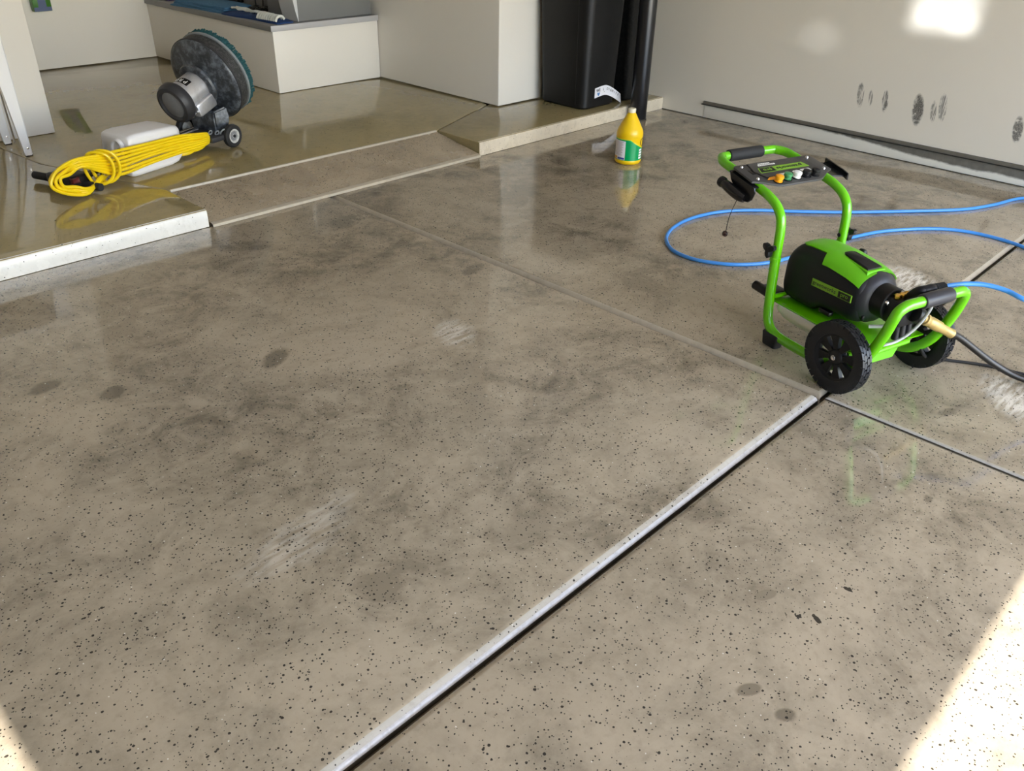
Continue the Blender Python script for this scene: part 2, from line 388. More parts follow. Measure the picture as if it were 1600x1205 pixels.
# raised platform at the back: three slabs around the ramp, parted by diagonal joints
plat = struct('platform_floor', bx((-4.2, YS+.42, -.045), (XW, 7.6, .055)), M_GROUT)
RX0, RX1, RY = 1.680, 3.400, 3.925
def plat_piece(poly, z0=.0, bev=.006): return prism(poly, z0, ZP, bev, 3)
left = [(-4.2, YS), (RX0, YS), (RX0, RY+.01), (1.50, 4.46), (1.40, 4.76), (1.350, 5.215), (1.345, 5.36), (-4.2, 5.36)]
midd = [(RX0+.006, RY), (RX1-.004, RY), (4.10, 4.215), (4.14, 4.3), (4.14, 7.3), (-4.2, 7.3), (-4.2, 5.366), (1.351, 5.366), (1.356, 5.217), (1.406, 4.762), (1.506, 4.462)]
right = [(RX1, YS), (XW-.004, YS), (XW-.004, 4.14), (4.108, 4.205), (RX1+.002, RY-.008)]
obj('slab', plat_piece(left), M_PLAT, plat)
obj('slab', plat_piece(midd), M_PLAT, plat)
obj('slab', plat_piece(right, 0, .006), M_PLAT, plat)
def riser(x0, x1, m):
    bm = bmesh.new(); secs = []
    prof = [(YS+.006, .002), (YS-.002, .002), (YS-.003, .03), (YS-.003, ZP-.012), (YS, ZP-.004), (YS+.006, ZP+.0006), (YS+.012, ZP+.0006)]
    for x in (x0, x1): secs.append([(x, y, z) for y, z in prof])
    return loft(secs)
obj('riser', riser(-4.2, RX0-.002, M_RISERW), M_RISERW, plat)
obj('riser', riser(RX1+.002, XW-.004, M_RISER), M_RISER, plat)
# the poured ramp in the middle of the step
rb = bmesh.new()
prof = [(YS-.022, 0.001), (YS-.02, .012), (YS-.008, .018), (RY-.012, ZP-.008), (RY-.006, ZP-.016), (RY-.006, 0.001)]
loft([[(x, y, z) for y, z in prof] for x in (RX0+.008, RX1-.008)], rb)
ramp = struct('ramp_slab', rb, M_RAMP)
rb = bmesh.new(); loft([[(x, y, z) for y, z in [(YS-.0235, .001), (YS-.0215, .0135), (YS-.006, .0192), (YS+.002, .0195), (YS+.002, .010), (YS-.01, .001)]] for x in (RX0+.008, RX1-.008)], rb)
obj('beige_edge', rb, M_EDGEB, ramp)  # beige strip along the ramp's lower lip
rb = bmesh.new(); loft([[(x, y, z) for y, z in [(RY-.006, ZP-.012), (RY-.003, ZP+.0008), (RY+.007, ZP+.0012), (RY+.007, ZP-.012)]] for x in (RX0+.01, RX1-.006)], rb)
obj('beige_edge', rb, M_EDGEB, plat)  # beige strip along the ramp's top edge

GAP = .003
struct('wall_right', bx((XW, YF, .088), (XW+.15, 7.6, 3.7)), M_WALLR)
curb = struct('baseboard_right', bx((XW-.004, YF, .004), (XW+.15, 3.205, .0925), .002), M_CURB)
struct('baseboard_corner', bx((XW, 3.205, .004), (XW+.15, YS+.2, .088)), M_WALLR)
obj('seal', bx((XW-.0055, YF, .0), (XW, YS, .0045)), M_GROUT, curb)
M_STRIP = mat('weathered_strip', (.12, .107, .087), .6, var=.25, vscale=30); M_BLACKGAP = mat('black_seal', (.012, .012, .011), .7)
strip = struct('trim_right', prism([(XW-.020, YF), (XW+.01, YF), (XW+.01, 3.215), (XW-.008, 3.215)], .0925, .113, .002), M_STRIP)
obj('seal', bx((XW-.016, YF, .0885), (XW+.01, 3.225, .0935)), M_BLACKGAP, strip)
struct('wall_back', bx((1.2, YB, ZP+.0012), (4.3, YB+.15, 3.7)), M_WALL)
obj('sill_plate', bx((1.2, YB+.03, .05), (4.3, YB+.14, ZP+GAP)), M_GROUT, plat)
struct('wall_left_return', bx((-4.2, 5.333, ZP+GAP), (1.690, YB+.15, 3.7), .004), M_WALL)
struct('wall_back_right', bx((4.112, 4.112, ZP+GAP), (XW+.02, YB+.15, 3.7), .006, 3), M_WALL)
struct('wall_left', bx((-4.35, YF, 0), (-4.2, 7.4, 3.7)), mat('tan_wall_paint', (.42, .38, .31), .5))
struct('ceiling', bx((-4.35, YF-.15, 3.7), (5.38, 7.4, 3.8)), M_CEIL)
# unseen front wall: an open garage bay, and a taller slot shaped to pass sun
struct('wall_front', loft([[(x, y, z) for x, z in ((-4.35, 0), (-.45, 0), (-.45, 3.6), (.08, 3.6), (.08, 0), (.45, 0), (.45, 2.24), (4.95, 2.24), (4.95, 0), (5.38, 0), (5.38, 3.7), (-4.35, 3.7))] for y in (YF-.12, YF)]), M_WALL, smooth=False)
struct('driveway_ground', bx((-30, -40, -.30), (30, YF-.001, -.003)), M_CONC)

# ------------------------------------------------------------------ the boxed-in bench with a grey worktop
M_BENCHW = M_WALL
M_TOP = mat('grey_laminate', (.20, .20, .205), .4, var=.05)
M_TOPE = mat('grey_edge_band', (.46, .46, .48), .35, var=.05)
t = thing('storage_bench', 'boxed-in cream bench with a grey worktop built against the back corner', 'bench')
obj('body', bx((3.222, 5.383, ZP+GAP), (4.108, YB-.002, .487), .004), M_BENCHW, t)
top = obj('worktop', bx((3.208, 5.372, .487), (4.108, YB-.002, .525), .002), M_TOP, t)
obj('edge_band', bx((3.2055, 5.369, .4885), (4.1075, 5.3735, .5245), .001), M_TOPE, top)
obj('edge_band', bx((3.2055, 5.370, .4885), (3.2095, YB, .5245), .001), M_TOP, top)

# ------------------------------------------------------------------ things on the worktop
M_BLUE = mat('blue_microfibre', (.06, .17, .31), .95, var=.25, vscale=60, bump=.5, bscale=300)
M_NAVY = mat('navy_microfibre', (.012, .045, .16), .95, var=.3, vscale=60, bump=.5, bscale=300)
M_FRINGE = mat('white_fringe', (.72, .74, .70), .95, var=.15, vscale=50)
M_GREYP = mat('grey_plastic', (.19, .195, .20), .42, var=.04)
M_LGREY = mat('pale_grey_plastic', (.62, .64, .66), .4, var=.04)
M_BLK = mat('black_plastic', (.007, .007, .008), .42, spec=.35, var=.2)
M_BLKG = mat('glossy_black_plastic', (.007, .007, .008), .24, spec=.4, var=.2)
M_RUB = mat('black_rubber', (.014, .014, .015), .75, var=.25, vscale=40)
M_PURP = mat('purple_cloth', (.07, .05, .12), .95)
ZT = .525
def slump(w_, l_, h, seed, n=14, mm=10, edge=.3):
    rr = random.Random(seed); bm = bmesh.new(); ph = [rr.uniform(0, 6.28) for _ in range(4)]
    def z(u, v):
        e = min(1, min(u, 1-u)/edge*2, min(v, 1-v)/edge*2)
        return h*(.35+.65*e**.5)*(1+.12*math.sin(7*u+ph[0])+.1*math.sin(9*v+ph[1]))
    T = [[bm.verts.new(((i/n-.5)*w_+.006*math.sin(11*j/mm+ph[2]), (j/mm-.5)*l_+.006*math.sin(9*i/n+ph[3]), z(i/n, j/mm))) for j in range(mm+1)] for i in range(n+1)]
    for i in range(n):
        for j in range(mm): bm.faces.new((T[i][j], T[i+1][j], T[i+1][j+1], T[i][j+1]))
    r = bmesh.ops.extrude_edge_only(bm, edges=[e for e in bm.edges if len(e.link_faces) == 1])
    for gk in r['geom']:
        if isinstance(gk, bmesh.types.BMVert): gk.co.z = 0
    return bm
o = thing('mop_cover', 'folded blue microfibre mop cover lying along the worktop edge', 'mop cover', (3.345, 6.42, ZT), math.radians(-84))
for k in range(3):
    obj('fold', slump(.66-.02*k, .26-.015*k, .022, k+3), M_BLUE, o, loc=(0.01*k, .004*k, .015*k))
o = thing('fringed_mop_pad', 'navy mop pad with white looped fringe at the worktop corner', 'mop pad', (3.325, 5.735, ZT), math.radians(-86))
obj('pad', slump(.66, .14, .028, 11), M_NAVY, o)
bm = bmesh.new()
rr = random.Random(5)
for k in range(2):
    y = .012+.035*k
    tube(smooth_path([(-.32+.032*i, y+rr.uniform(-.008, .008), .036+rr.uniform(-.003, .006)) for i in range(15)], 3), .008, 6, bm=bm)
obj('fringe_cord', bm, M_FRINGE, o)
for k in range(9):
    x = .10+.026*k
    bm = bmesh.new()
    tube(smooth_path([(x, -.068, .016), (x+.003, -.056, .040), (x, -.035, .047), (x+.002, -.012, .045), (x, .004, .026)], 3), .009, 6, bm=bm)
    obj('fringe_loop', bm, M_FRINGE, o)
o = thing('storage_case', 'grey plastic case standing on the right end of the worktop', 'case')
obj('body', bx((3.455, 5.42, ZT), (4.085, 5.80, ZT+.36), .008), M_GREYP, o)
bm = loft([[(3.455-.030*math.sin(math.pi*k/10), y, ZT+.002+.35*k/10) for k in range(11)] + [(3.457, y, ZT+.352), (3.457, y, ZT+.002)] for y in (5.416, 5.60)])
obj('end_cap', bm, M_LGREY, o, label='pale rounded end cap')
o = thing('storage_bin', 'dark grey plastic bin at the back of the worktop behind the pile of black cable', 'bin')
obj('body', bx((3.62, 5.86, ZT), (4.09, 6.42, ZT+.30), .01), M_GREYP, o)
obj('rim', bx((3.605, 5.845, ZT+.30), (4.10, 6.435, ZT+.33), .008), M_GREYP, o)
bm = bmesh.new(); rr = random.Random(9); pts = []
for i in range(70):
    a = i*.62; r = .05+.035*math.sin(i*1.7)
    pts.append((r*1.15*math.cos(a)+rr.uniform(-.012, .012), r*1.0*math.sin(a)+rr.uniform(-.012, .012), .008+.022*(i/70)+rr.uniform(0, .012)))
tube(smooth_path(pts, 3), .0065, 6, bm=bm)
tube(smooth_path([(.03, .02, .03), (.06, .05, .12), (.08, .02, .2), (.09, .0, .34)], 5), .005, 6, bm=bm)
tube(smooth_path([(-.02, .03, .03), (.0, .06, .14), (.05, .07, .25), (.07, .05, .34)], 5), .005, 6, bm=bm)
tag(obj('cable_pile', bm, M_BLK, loc=(3.505, 5.975, ZT)), 'tangled pile of black cable on the worktop beside the dark bin', 'cable')
o = thing('spray_bottle', 'white bottle standing among the clutter on the worktop', 'bottle', (3.50, 6.78, ZT))
obj('body', lathe([(0, 0), (.042, 0), (.046, .006), (.046, .15), (.035, .19), (.016, .22), (.016, .24), (0, .24)], seg=20), M_LGREY, o)
obj('cap', lathe([(0, .24), (.02, .24), (.02, .28), (0, .28)], seg=16), M_BLK, o)
o = thing('storage_tub', 'black plastic tub behind the blue mop cover', 'tub', (3.80, 6.72, ZT))
secs = [[(x*s, y*s, z) for x, y in rrect(.16, .19, .03)] for s, z in ((.9, 0), (1, .24), (1.04, .24), (1.04, .265), (.96, .265), (.88, .02))]
obj('body', loft(secs), M_BLK, o)
tag(obj('cleaning_cloth', slump(.3, .22, .05, 21), M_PURP, loc=(3.43, 7.08, ZT)), 'dark purple cloth bunched at the far end of the worktop', 'cloth')

# green and blue box hung on the far wall
M_GREEN_P = mat('green_print', (.045, .17, .02), .35); M_BLUE_P = mat('blue_print', (.02, .05, .16), .35)
t = thing('mop_refill_pack', 'small green and blue packet hung on the far back wall', 'packet', (2.412, YB-.03, .492))
obj('body', bx((-.064, -.028, 0), (.064, .029, .22), .004), M_GREEN_P, t)
obj('printed_panel', prism([(-.03, .018), (.03, .018), (.022, .2), (-.022, .2)], -.0005, .0005), M_BLUE_P, t).matrix_local = Matrix.Translation((0, -.0288, 0)) @ Matrix.Rotation(math.pi/2, 4, 'X')
obj('printed_band', bx((-.062, -.0295, .002), (.062, -.0275, .03)), M_BLUE_P, t)

# white table at the left: only two of its tapered legs are in view
M_WHITEM = mat('white_painted_metal', (.80, .80, .82), .35, var=.03)
M_STEEL = mat('bright_steel', (.7, .7, .72), .25, 1.0)
t = thing('side_table', 'white table with tapered legs standing against the white wall end', 'table', (0, 0, ZP))
def tleg(x, y):
    bm = bmesh.new(); secs = []
    for z, w_, th in ((.006, .036, .022), (.03, .040, .024), (.32, .062, .03), (.56, .085, .034), (.70, .095, .036)):
        x1 = x+.02
        secs.append([(x1-w_+p*0+a, y+b, z) for a, b, p in ((0, -th/2, 0), (w_-.006, -th/2, 0), (w_, -th/2+.006, 0), (w_, th/2, 0), (0, th/2, 0))])
    loft(secs, bm); lg = obj('leg', bm, M_WHITEM, t)
    obj('rubber_foot', bx((x+.02-.036, y-.011, 0), (x+.02, y+.011, .008), .002), M_RUB, lg)
    obj('rivet', lathe([(0, .0), (.006, 0), (.006, .002), (0, .003)], (x+.002, y-.0125, .045), (0, -1, 0), 10), M_STEEL, lg)
for (x, y) in ((1.407, 4.95), (1.405, 5.255), (.75, 4.95), (.75, 5.255)): tleg(x, y)
obj('brace_rod', cyl((1.438, 5.236, .008), (1.43, 5.236, .68), .006, 8), M_STEEL, t)
obj('table_top', bx((.66, 4.90, .70), (1.44, 5.30, .73), .004), M_WHITEM, t)

# ------------------------------------------------------------------ black bins, bollard, jug
M_BIN = mat('black_bin_plastic', (.007, .007, .0075), .45, var=.25, spec=.3, vscale=5, bump=.1, bscale=90)
M_BIND = mat('dusty_black_plastic', (.007, .007, .0075), .5, var=.2, spec=.3, dirt=(.25, .25, .24), dscale=60, damt=.06)
def bin_mesh(w_, d, h, flare, r=.055):
    secs = []
    for z, s in ((0, -.012), (.012, 0), (.05, .001), (h*.5, flare*.5), (h-.05, flare), (h-.045, flare+.02), (h, flare+.022)):
        secs.append([(x, y, z) for x, y in rrect(w_/2+s, d/2+s, r+s*.5, 6)])
    return loft(secs)
t = thing('trash_bin', 'tall black bin with a white WE sticker low on its front', 'bin', (4.635, 3.86, ZP))
obj('body', bin_mesh(.345, .40, .98, .035), M_BIN, t)
for sx in (-1, 1):
    bm = bmesh.new(); tube([(sx*.118, -.1945, .03), (sx*.135, -.225, .90)], .004, 6, bm=bm); obj('rib', bm, M_BIN, t)
bm = bmesh.new(); tube([(-.173, -.13, .03), (-.2035, -.14, .90)], .004, 6, bm=bm); obj('rib', bm, M_BIN, t)
obj('lid', loft([[(x, y, z) for x, y in rrect(.222+s, .25+s, .06, 6)] for z, s in ((.981, 0), (1.02, .004), (1.05, -.03), (1.06, -.12))]), M_BIN, t)
# sticker: one end stuck on the bin, the other curling free
M_PAPER = mat('white_sticker', (.80, .80, .86), .5, var=.03); M_INK = mat('black_ink', (.02, .02, .025), .6); M_HEART = mat('blue_ink', (.10, .24, .55), .6); M_PALEINK = mat('pale_ink', (.42, .52, .62), .6)
def stk(x, z):                              # x along the strip 0..1, z across it -.5...5
    px = -.068+.275*x; drop = -.125*max(0, x-.38)**1.4+.010*math.sin(x*3.6)
    return Vector((px - .012*z*max(0, x-.4)*2, -.2045-.10*max(0, x-.55)*.25 - .002, 0.098+drop+.064*z))
bm = bmesh.new()
loft([[stk(i/16, -.5), stk(i/16, 0), stk(i/16, .5), stk(i/16, .5)+Vector((0, .0012, 0)), stk(i/16, 0)+Vector((0, .0012, 0)), stk(i/16, -.5)+Vector((0, .0012, 0))] for i in range(17)], bm)
stick = obj('sticker', bm, M_PAPER, t, label='white sticker with black lettering and a blue heart')
def on_sticker(body, x, z, size, m, slope=0.0, sx=1.0):
    p = stk(x, z); q = stk(min(1, x+.05), z); u_ = stk(x, z+.1)-p
    text('lettering', body, size, m, stick, basis(p+Vector((0, -.0016, 0)), q-p, u_), sx=sx)
on_sticker('WE', .13, .17, .028, M_INK)
on_sticker('L', .32, .12, .024, M_INK); on_sticker(',', .36, -.02, .03, M_INK)
for k, ch in enumerate('DIGNITY'): on_sticker(ch, .48+.066*k, .14, .023, M_INK)
for k, ch in enumerate('services'): on_sticker(ch, .46+.05*k, -.13, .014, M_PALEINK) if False else None
hb = [(0, -.013), (-.013, .002), (-.012, .010), (-.006, .012), (0, .006), (.006, .012), (.012, .010), (.013, .002)]
bm = prism(hb, 0, .0006); bm.transform(basis(stk(.14, -.22)+Vector((0, -.0014, 0)), (1, 0, 0), (0, 0, 1))); obj('heart', bm, M_HEART, stick)

t = thing('trash_bin', 'narrow dusty black bin half hidden behind the black bollard', 'bin', (4.972, 3.83, ZP))
obj('body', bin_mesh(.15, .36, .98, .008, .03), M_BIND, t)
obj('lid', loft([[(x, y, z) for x, y in rrect(.085+s, .195+s, .03, 5)] for z, s in ((.981, 0), (1.02, .004), (1.04, -.02))]), M_BIND, t)
obj('wheel', cyl((5.04, 3.70, .06), (5.062, 3.70, .06), .06, 20), M_RUB, t).matrix_local = Matrix.Translation((-4.972, -3.83, 0))
o = thing('bollard', 'round black steel bollard rising from the lower floor beside the step', 'bollard', (4.842, 3.484, 0))
M_BOL = mat('black_gloss_paint', (.010, .010, .012), .28, var=.2, bump=.08, bscale=40)
obj('post', lathe([(.0, .001), (.0565, .001), (.0575, .004), (.0575, 1.10), (.045, 1.14), (.02, 1.155), (0, 1.158)], seg=32), M_BOL, o)
obj('floor_ring', lathe([(.0575, .001), (.061, .001), (.061, .006), (.0575, .008)], seg=32), M_GROUT, o)

M_YEL = mat('yellow_jug_plastic', (.84, .545, .004), .32, var=.03); M_CAP = mat('cream_cap', (.80, .75, .58), .45)
M_LGRN = mat('green_label', (.0, .30, .085), .25, var=.03); M_LYG = mat('lime_label_edge', (.50, .72, .05), .3); M_LWHITE = mat('label_white', (.78, .76, .80), .35)
M_LBLUE = mat('label_blue', (.03, .06, .30), .35); M_LTXT = mat('label_small_print', (.45, .40, .44), .5); M_ORG = mat('label_orange', (.75, .35, .0), .35)
jx, jy = 3.965, 2.895
t = thing('cleaner_jug', 'yellow gallon jug with a green label on the wet floor before the bollard', 'jug', (jx, jy, 0))
JR = .0755
obj('body', lathe([(0, 0.002), (.060, .0), (.070, .004), (JR, .014), (JR, .022), (JR-.0015, .027), (JR-.0015, .148), (JR, .153), (JR, .172), (.073, .186), (.064, .204), (.045, .240), (.028, .272), (.021, .284), (.0195, .290), (0, .290)], seg=48), M_YEL, t)
capo = obj('cap', lathe([(0, .284), (.0215, .284), (.0225, .287), (.0225, .303), (.021, .306), (0, .306)], seg=28), M_CAP, t)
CAMA = math.atan2(-jy, -jx)
def jpt(th, z, r): return Vector((r*math.cos(CAMA+th), r*math.sin(CAMA+th), z))
def jpatch(name, t0, t1, zb, zt, r, m, n=30, par=None, nz=1):
    """label patch wrapped round the jug; th grows towards the right as seen from the front of the room"""
    bm = bmesh.new(); A = []
    for i in range(n+1):
        th = t0+(t1-t0)*i/n
        a = zb(th) if callable(zb) else zb; b_ = zt(th) if callable(zt) else zt
        A.append([bm.verts.new(jpt(th, a+(b_-a)*k/nz, r)) for k in range(nz+1)])
    for i in range(n):
        for k in range(nz): bm.faces.new((A[i][k], A[i+1][k], A[i+1][k+1], A[i][k+1]))
    return obj(name, bm, m, par or t)
D = math.radians
def zwave(th): return .147 if th < D(8) else .147-.050*min(1, ((th-D(8))/D(62)))**.8
lab = jpatch('label', D(-150), D(150), .027, lambda th: zwave(th)-.003, JR+.0003, M_LGRN, 60)
jpatch('label_edge', D(-150), D(150), lambda th: zwave(th)-.0035, lambda th: zwave(th), JR+.0004, M_LYG, 60, lab)
pan = jpatch('info_panel', D(-80), D(-14), .030, .137, JR+.0006, M_LWHITE, 16, lab)
for k in range(11): jpatch('print_line', D(-72), D(-22-(k*7 % 13)), .128-.0072*k, .1305-.0072*k, JR+.0008, M_LTXT, 10, pan)
jpatch('blue_panel', D(-50), D(-16), .032, .043, JR+.0008, M_LBLUE, 8, pan)
jpatch('orange_panel', D(-78), D(-54), .032, .046, JR+.0008, M_ORG, 8, pan)
for k in range(4): jpatch('letter_block', D(52), D(72), .035+.015*k, .046+.015*k, JR+.0006, M_LWHITE, 6, lab)
bm = bmesh.new(); tube([jpt(D(74)+D(18)*math.cos(a), .128+.021*math.sin(a), JR+.0008) for a in [2*math.pi*k/20 for k in range(20)]], .0012, 5, True, bm=bm)
obj('emblem_ring', bm, M_INK, t)

# ------------------------------------------------------------------ the floor scrubber lying on the platform
M_DECK = mat('scuffed_blue_grey_deck', (.030, .034, .041), .38, var=.3, vscale=25, dirt=(.25, .29, .35), dscale=26, damt=.55)
M_SKIRT = mat('worn_black_skirt', (.035, .036, .038), .55, var=.3, dirt=(.22, .22, .22), dscale=70, damt=.4)
M_RIMG = mat('grey_flange', (.24, .26, .28), .45)
M_TEAL = mat('teal_bristle', (.014, .075, .085), .9, var=.35, vscale=80)
M_MOTOR = mat('brushed_motor_shell', (.66, .67, .71), .32, .7, dirt=(.26, .27, .30), dscale=16, damt=.35)
M_CAPG = mat('grey_cap_plate', (.20, .205, .215), .5, dirt=(.3, .3, .3), dscale=50, damt=.3)
M_DKRUB = mat('dark_bumper', (.028, .028, .032), .5)
M_TANKW = mat('white_tank_plastic', (.80, .80, .82), .38, var=.015)
M_YCORD = mat('yellow_cord', (.86, .62, .004), .38, var=.05)
M_REDSW = mat('dark_red_switch', (.10, .012, .010), .4)
M_TYREW = mat('white_wheel_hub', (.62, .62, .60), .5, dirt=(.2, .2, .19), dscale=60, damt=.6)
sc = thing('floor_scrubber', 'upright-disc floor scrubber lying tipped back with yellow cord and white tank', 'floor machine', (2.32, 4.40, ZP), math.atan2(.3, .954))
AX = Vector((math.cos(D(19)), 0, math.sin(D(19)))); E1 = Vector((-math.sin(D(19)), 0, math.cos(D(19)))); E2 = Vector((0, -1, 0)); M0 = Vector((-.23, .17, .254))
def ax(p, a=0, b=0): return M0+AX*p+E1*a+E2*b
mc = obj('motor_housing', lathe([(.083, .03), (.085, .05), (.085, .20), (.0, .20)], M0, AX, 40), M_MOTOR, sc)
mb = obj('motor_bumper', lathe([(.072, -.012), (.082, -.022), (.098, -.018), (.108, .0), (.109, .03), (.100, .044), (.083, .046), (.083, .03)], M0, AX, 48), M_DKRUB, sc)
obj('end_plate', lathe([(0, -.016), (.066, -.015), (.073, -.010)], M0, AX, 40), M_CAPG, mb)
dk = obj('deck', lathe([(.086, .180), (.100, .178), (.116, .184), (.121, .196), (.116, .207), (.110, .212), (.125, .220), (.170, .230), (.205, .241), (.222, .252), (.227, .264), (.227, .276)], M0, AX, 64), M_DECK, sc)
sk_prof = [(.227, .268)]
for k in range(7): sk_prof += [(.2275-.0008*k, .272+.009*k), (.2275-.0008*k, .277+.009*k), (.2240-.0008*k, .278+.009*k), (.2240-.0008*k, .2805+.009*k)]
sk_prof += [(.222, .338), (.205, .338)]
sk = obj('skirt', lathe(sk_prof, M0, AX, 64), M_SKIRT, sc)
bm = lathe([(.2275, .262), (.2305, .264), (.2305, .274), (.2275, .276)], M0, AX, 64); obj('deck_trim', bm, M_DKRUB, dk)
br = obj('brush', lathe([(.0, .350), (.226, .350), (.229, .344), (.229, .334), (.205, .330), (.205, .32)], M0, AX, 64), M_RIMG, sc, label='grey brush block')
bm = bmesh.new(); rr = random.Random(2)
for ring, n in ((.222, 132), (.213, 120), (.199, 92)):
    for k in range(n):
        a = 2*math.pi*k/n+rr.uniform(-.01, .01); tilt = rr.uniform(-.004, .007); L_ = rr.uniform(.028, .035)
        c0 = ax(.349, ring*math.cos(a), ring*math.sin(a)); c1 = ax(.349+L_, (ring+tilt)*math.cos(a), (ring+tilt)*math.sin(a))
        tube([c0, c1], .0055, 5, bm=bm)
obj('bristles', bm, M_TEAL, br, kind='stuff')
# black name plate on the motor
bm = bmesh.new(); n = 12
def mpt(th, p, r): return M0+AX*p+(E1*math.cos(th)+E2*math.sin(th))*r
grid = [[bm.verts.new(mpt(D(-30)+D(68)*i/n, p, .0856)) for p in (.078, .122)] for i in range(n+1)]
for i in range(n): bm.faces.new((grid[i][0], grid[i+1][0], grid[i+1][1], grid[i][1]))
M_WINK = mat('white_ink', (.75, .75, .75), .5)
pl_ = obj('name_plate', bm, M_BLKG, mc)
for k, ch in enumerate('PRO'):
    th = D(24-19*k); e_t = -E1*math.sin(th)+E2*math.cos(th)
    text('lettering', ch, .036, M_WINK, pl_, basis(mpt(th, .100, .0862), -e_t, AX*-1.0), sx=1.0)
bm = bmesh.new()
secs = []
for p, gx in ((.055, .0), (.065, .004), (.185, .004), (.19, 0)):
    secs.append([ax(p, -.062+x, .058+y) for x, y in rrect(.034+gx, .036+gx, .012, 3)])
cb = obj('capacitor_box', loft(secs, bm), M_MOTOR, sc)
obj('terminal_cap', cyl(ax(.05, -.075, .06), ax(.02, -.078, .062), .013, 14), M_STEEL, cb)
# neck between deck and wheels
bm = bmesh.new()
secs = [[Vector((x, y, z)) for x, y, z in q] for q in (
    [(.03, .06, .205), (.03, .28, .205), (-.045, .25, .185), (-.045, .09, .185)],
    [(.035, .05, .14), (.035, .29, .14), (-.055, .26, .13), (-.055, .08, .13)],
    [(.02, .055, .085), (.02, .285, .085), (-.05, .26, .075), (-.05, .08, .075)],
    [(.0, .07, .045), (.0, .27, .045), (-.04, .25, .045), (-.04, .09, .045)])]
loft(secs, bm); bmesh.ops.bevel(bm, geom=list(bm.edges), offset=.008, segments=2, affect='EDGES')
nk = obj('neck_casting', bm, M_DECK, sc)
obj('axle', cyl((-.02, -.01, .064), (-.02, .36, .064), .009, 12), M_STEEL, sc)
for y in (.0, .35):
    sgn = -1 if y == 0 else 1
    wh = obj('wheel', lathe([(.038, -.016), (.052, -.018), (.061, -.012), (.0635, 0), (.061, .012), (.052, .018), (.038, .016)], (-.02, y, .0635), (0, sgn, 0), 32), M_RUB, sc)
    obj('hub', lathe([(0, .012), (.010, .013), (.012, .006), (.026, .006), (.030, .014), (.040, .016), (.042, .012), (.040, -.014), (0, -.014)], (-.02, y, .0635), (0, sgn, 0), 28), M_TYREW, wh)
    obj('hub_dish', lathe([(.0, .0135), (.012, .0125), (.014, .0095), (.0255, .0095)], (-.02, y, .0635), (0, sgn, 0), 24), M_CAPG, wh)
    obj('axle_nut', lathe([(0, .022), (.006, .022), (.009, .018), (.009, .011), (0, .011)], (-.02, y, .0635), (0, sgn, 0), 6), M_RUB, wh)
# yoke, rings and springs where the shaft meets the neck
bm = bmesh.new()
for c, r_, dd in (((-.065, .02, .088), .022, (.2, .9, .6)), ((-.10, .03, .092), .014, (.3, .8, .5)), ((-.12, .06, .095), .013, (.3, .8, .5))):
    m_ = axis_mat(c, dd); tube([m_ @ Vector((r_*math.cos(2*math.pi*k/18), r_*.75*math.sin(2*math.pi*k/18), 0)) for k in range(18)], .004, 6, True, bm=bm)
obj('split_ring', bm, M_RIMG, sc)
obj('yoke', loft([[Vector((x, y+.06, z)) for y, z in rrect(.055, .016, .008, 3)] for x, z0 in ((-.16, 0), (-.03, 0))]) if False else bx((-.17, .0, .052), (-.03, .27, .082), .008), M_DKRUB, sc)
obj('shaft', cyl((-.08, .20, .085), (-.94, .19, .046), .016, 16), M_STEEL, sc)
# handle: a T bar with switch housing
hb_ = obj('handle_bar', cyl((-.966, .385, .030), (-.941, -.03, .030), .0125, 16), M_STEEL, sc)
obj('grip', cyl((-.967, .40, .030), (-.958, .26, .030), .0185, 18), M_RUB, hb_)
obj('grip', cyl((-.949, .10, .030), (-.940, -.035, .030), .0185, 18), M_RUB, hb_)
hs = obj('switch_housing', bx((-1.015, .07, .012), (-.90, .25, .078), .016, 3), M_BLK, sc)
obj('switch', bx((-1.012, .075, .05), (-.975, .062, .072), .004), M_REDSW, hs)
bm = bmesh.new(); tube(smooth_path([(-.93, .09, .05), (-.90, .06, .07), (-.865, .04, .085), (-.84, .03, .075), (-.86, .05, .055)], 4), .011, 8, bm=bm); obj('lever', bm, M_BLKG, hs)
obj('lever_pivot', lathe([(0, .02), (.008, .02), (.009, .016), (.009, 0)], (-.872, .02, .07), (0, -1, 0), 12), M_STEEL, hs)
# solution tank
bm = bmesh.new(); secs = []
TK = [(-.702, .90, .00), (-.697, .96, .0), (-.68, 1.01, .0), (-.64, 1.03, 0), (-.44, .985, .003), (-.39, .93, .006), (-.352, .80, .01), (-.330, .60, .02), (-.322, .45, .03)]
for x, s, dz in TK:
    hw, hh = .112*min(1, s+.06), .1*s
    zc = .1*(1 if x < -.6 else 1)-.0+dz
    if x > -.45: zc = .1*.96+dz*.9-.004
    secs.append([(x - .0*y, .138+y, zc+z) for y, z in rrect(hw, hh, min(.024, hw*.6, hh*.6), 5)])
loft(secs, bm)
for v in bm.verts:                          # leaning end: the far side sits further along the shaft
    v.co.x += .12*(v.co.y-.03)*(1 if v.co.x < -.5 else .3) + .10*max(0, v.co.z-.05)*(1 if v.co.x < -.6 else 0)
tk = obj('solution_tank', bm, M_TANKW, sc, ang=60)
bm = lathe([(0, .001), (.028, .0025), (.034, .006), (.036, .015), (.040, .018), (.046, .014), (.050, 0)], (-.690, .100, .135), (-1, .10, .12), 32)
obj('filler_recess', bm, M_TANKW, tk)
for (y, z) in ((.075, .115), (.03, .112)):
    obj('strap_hook', bx((-.72, y-.008, z), (-.69, y+.004, z+.03), .003), M_BLK, tk)
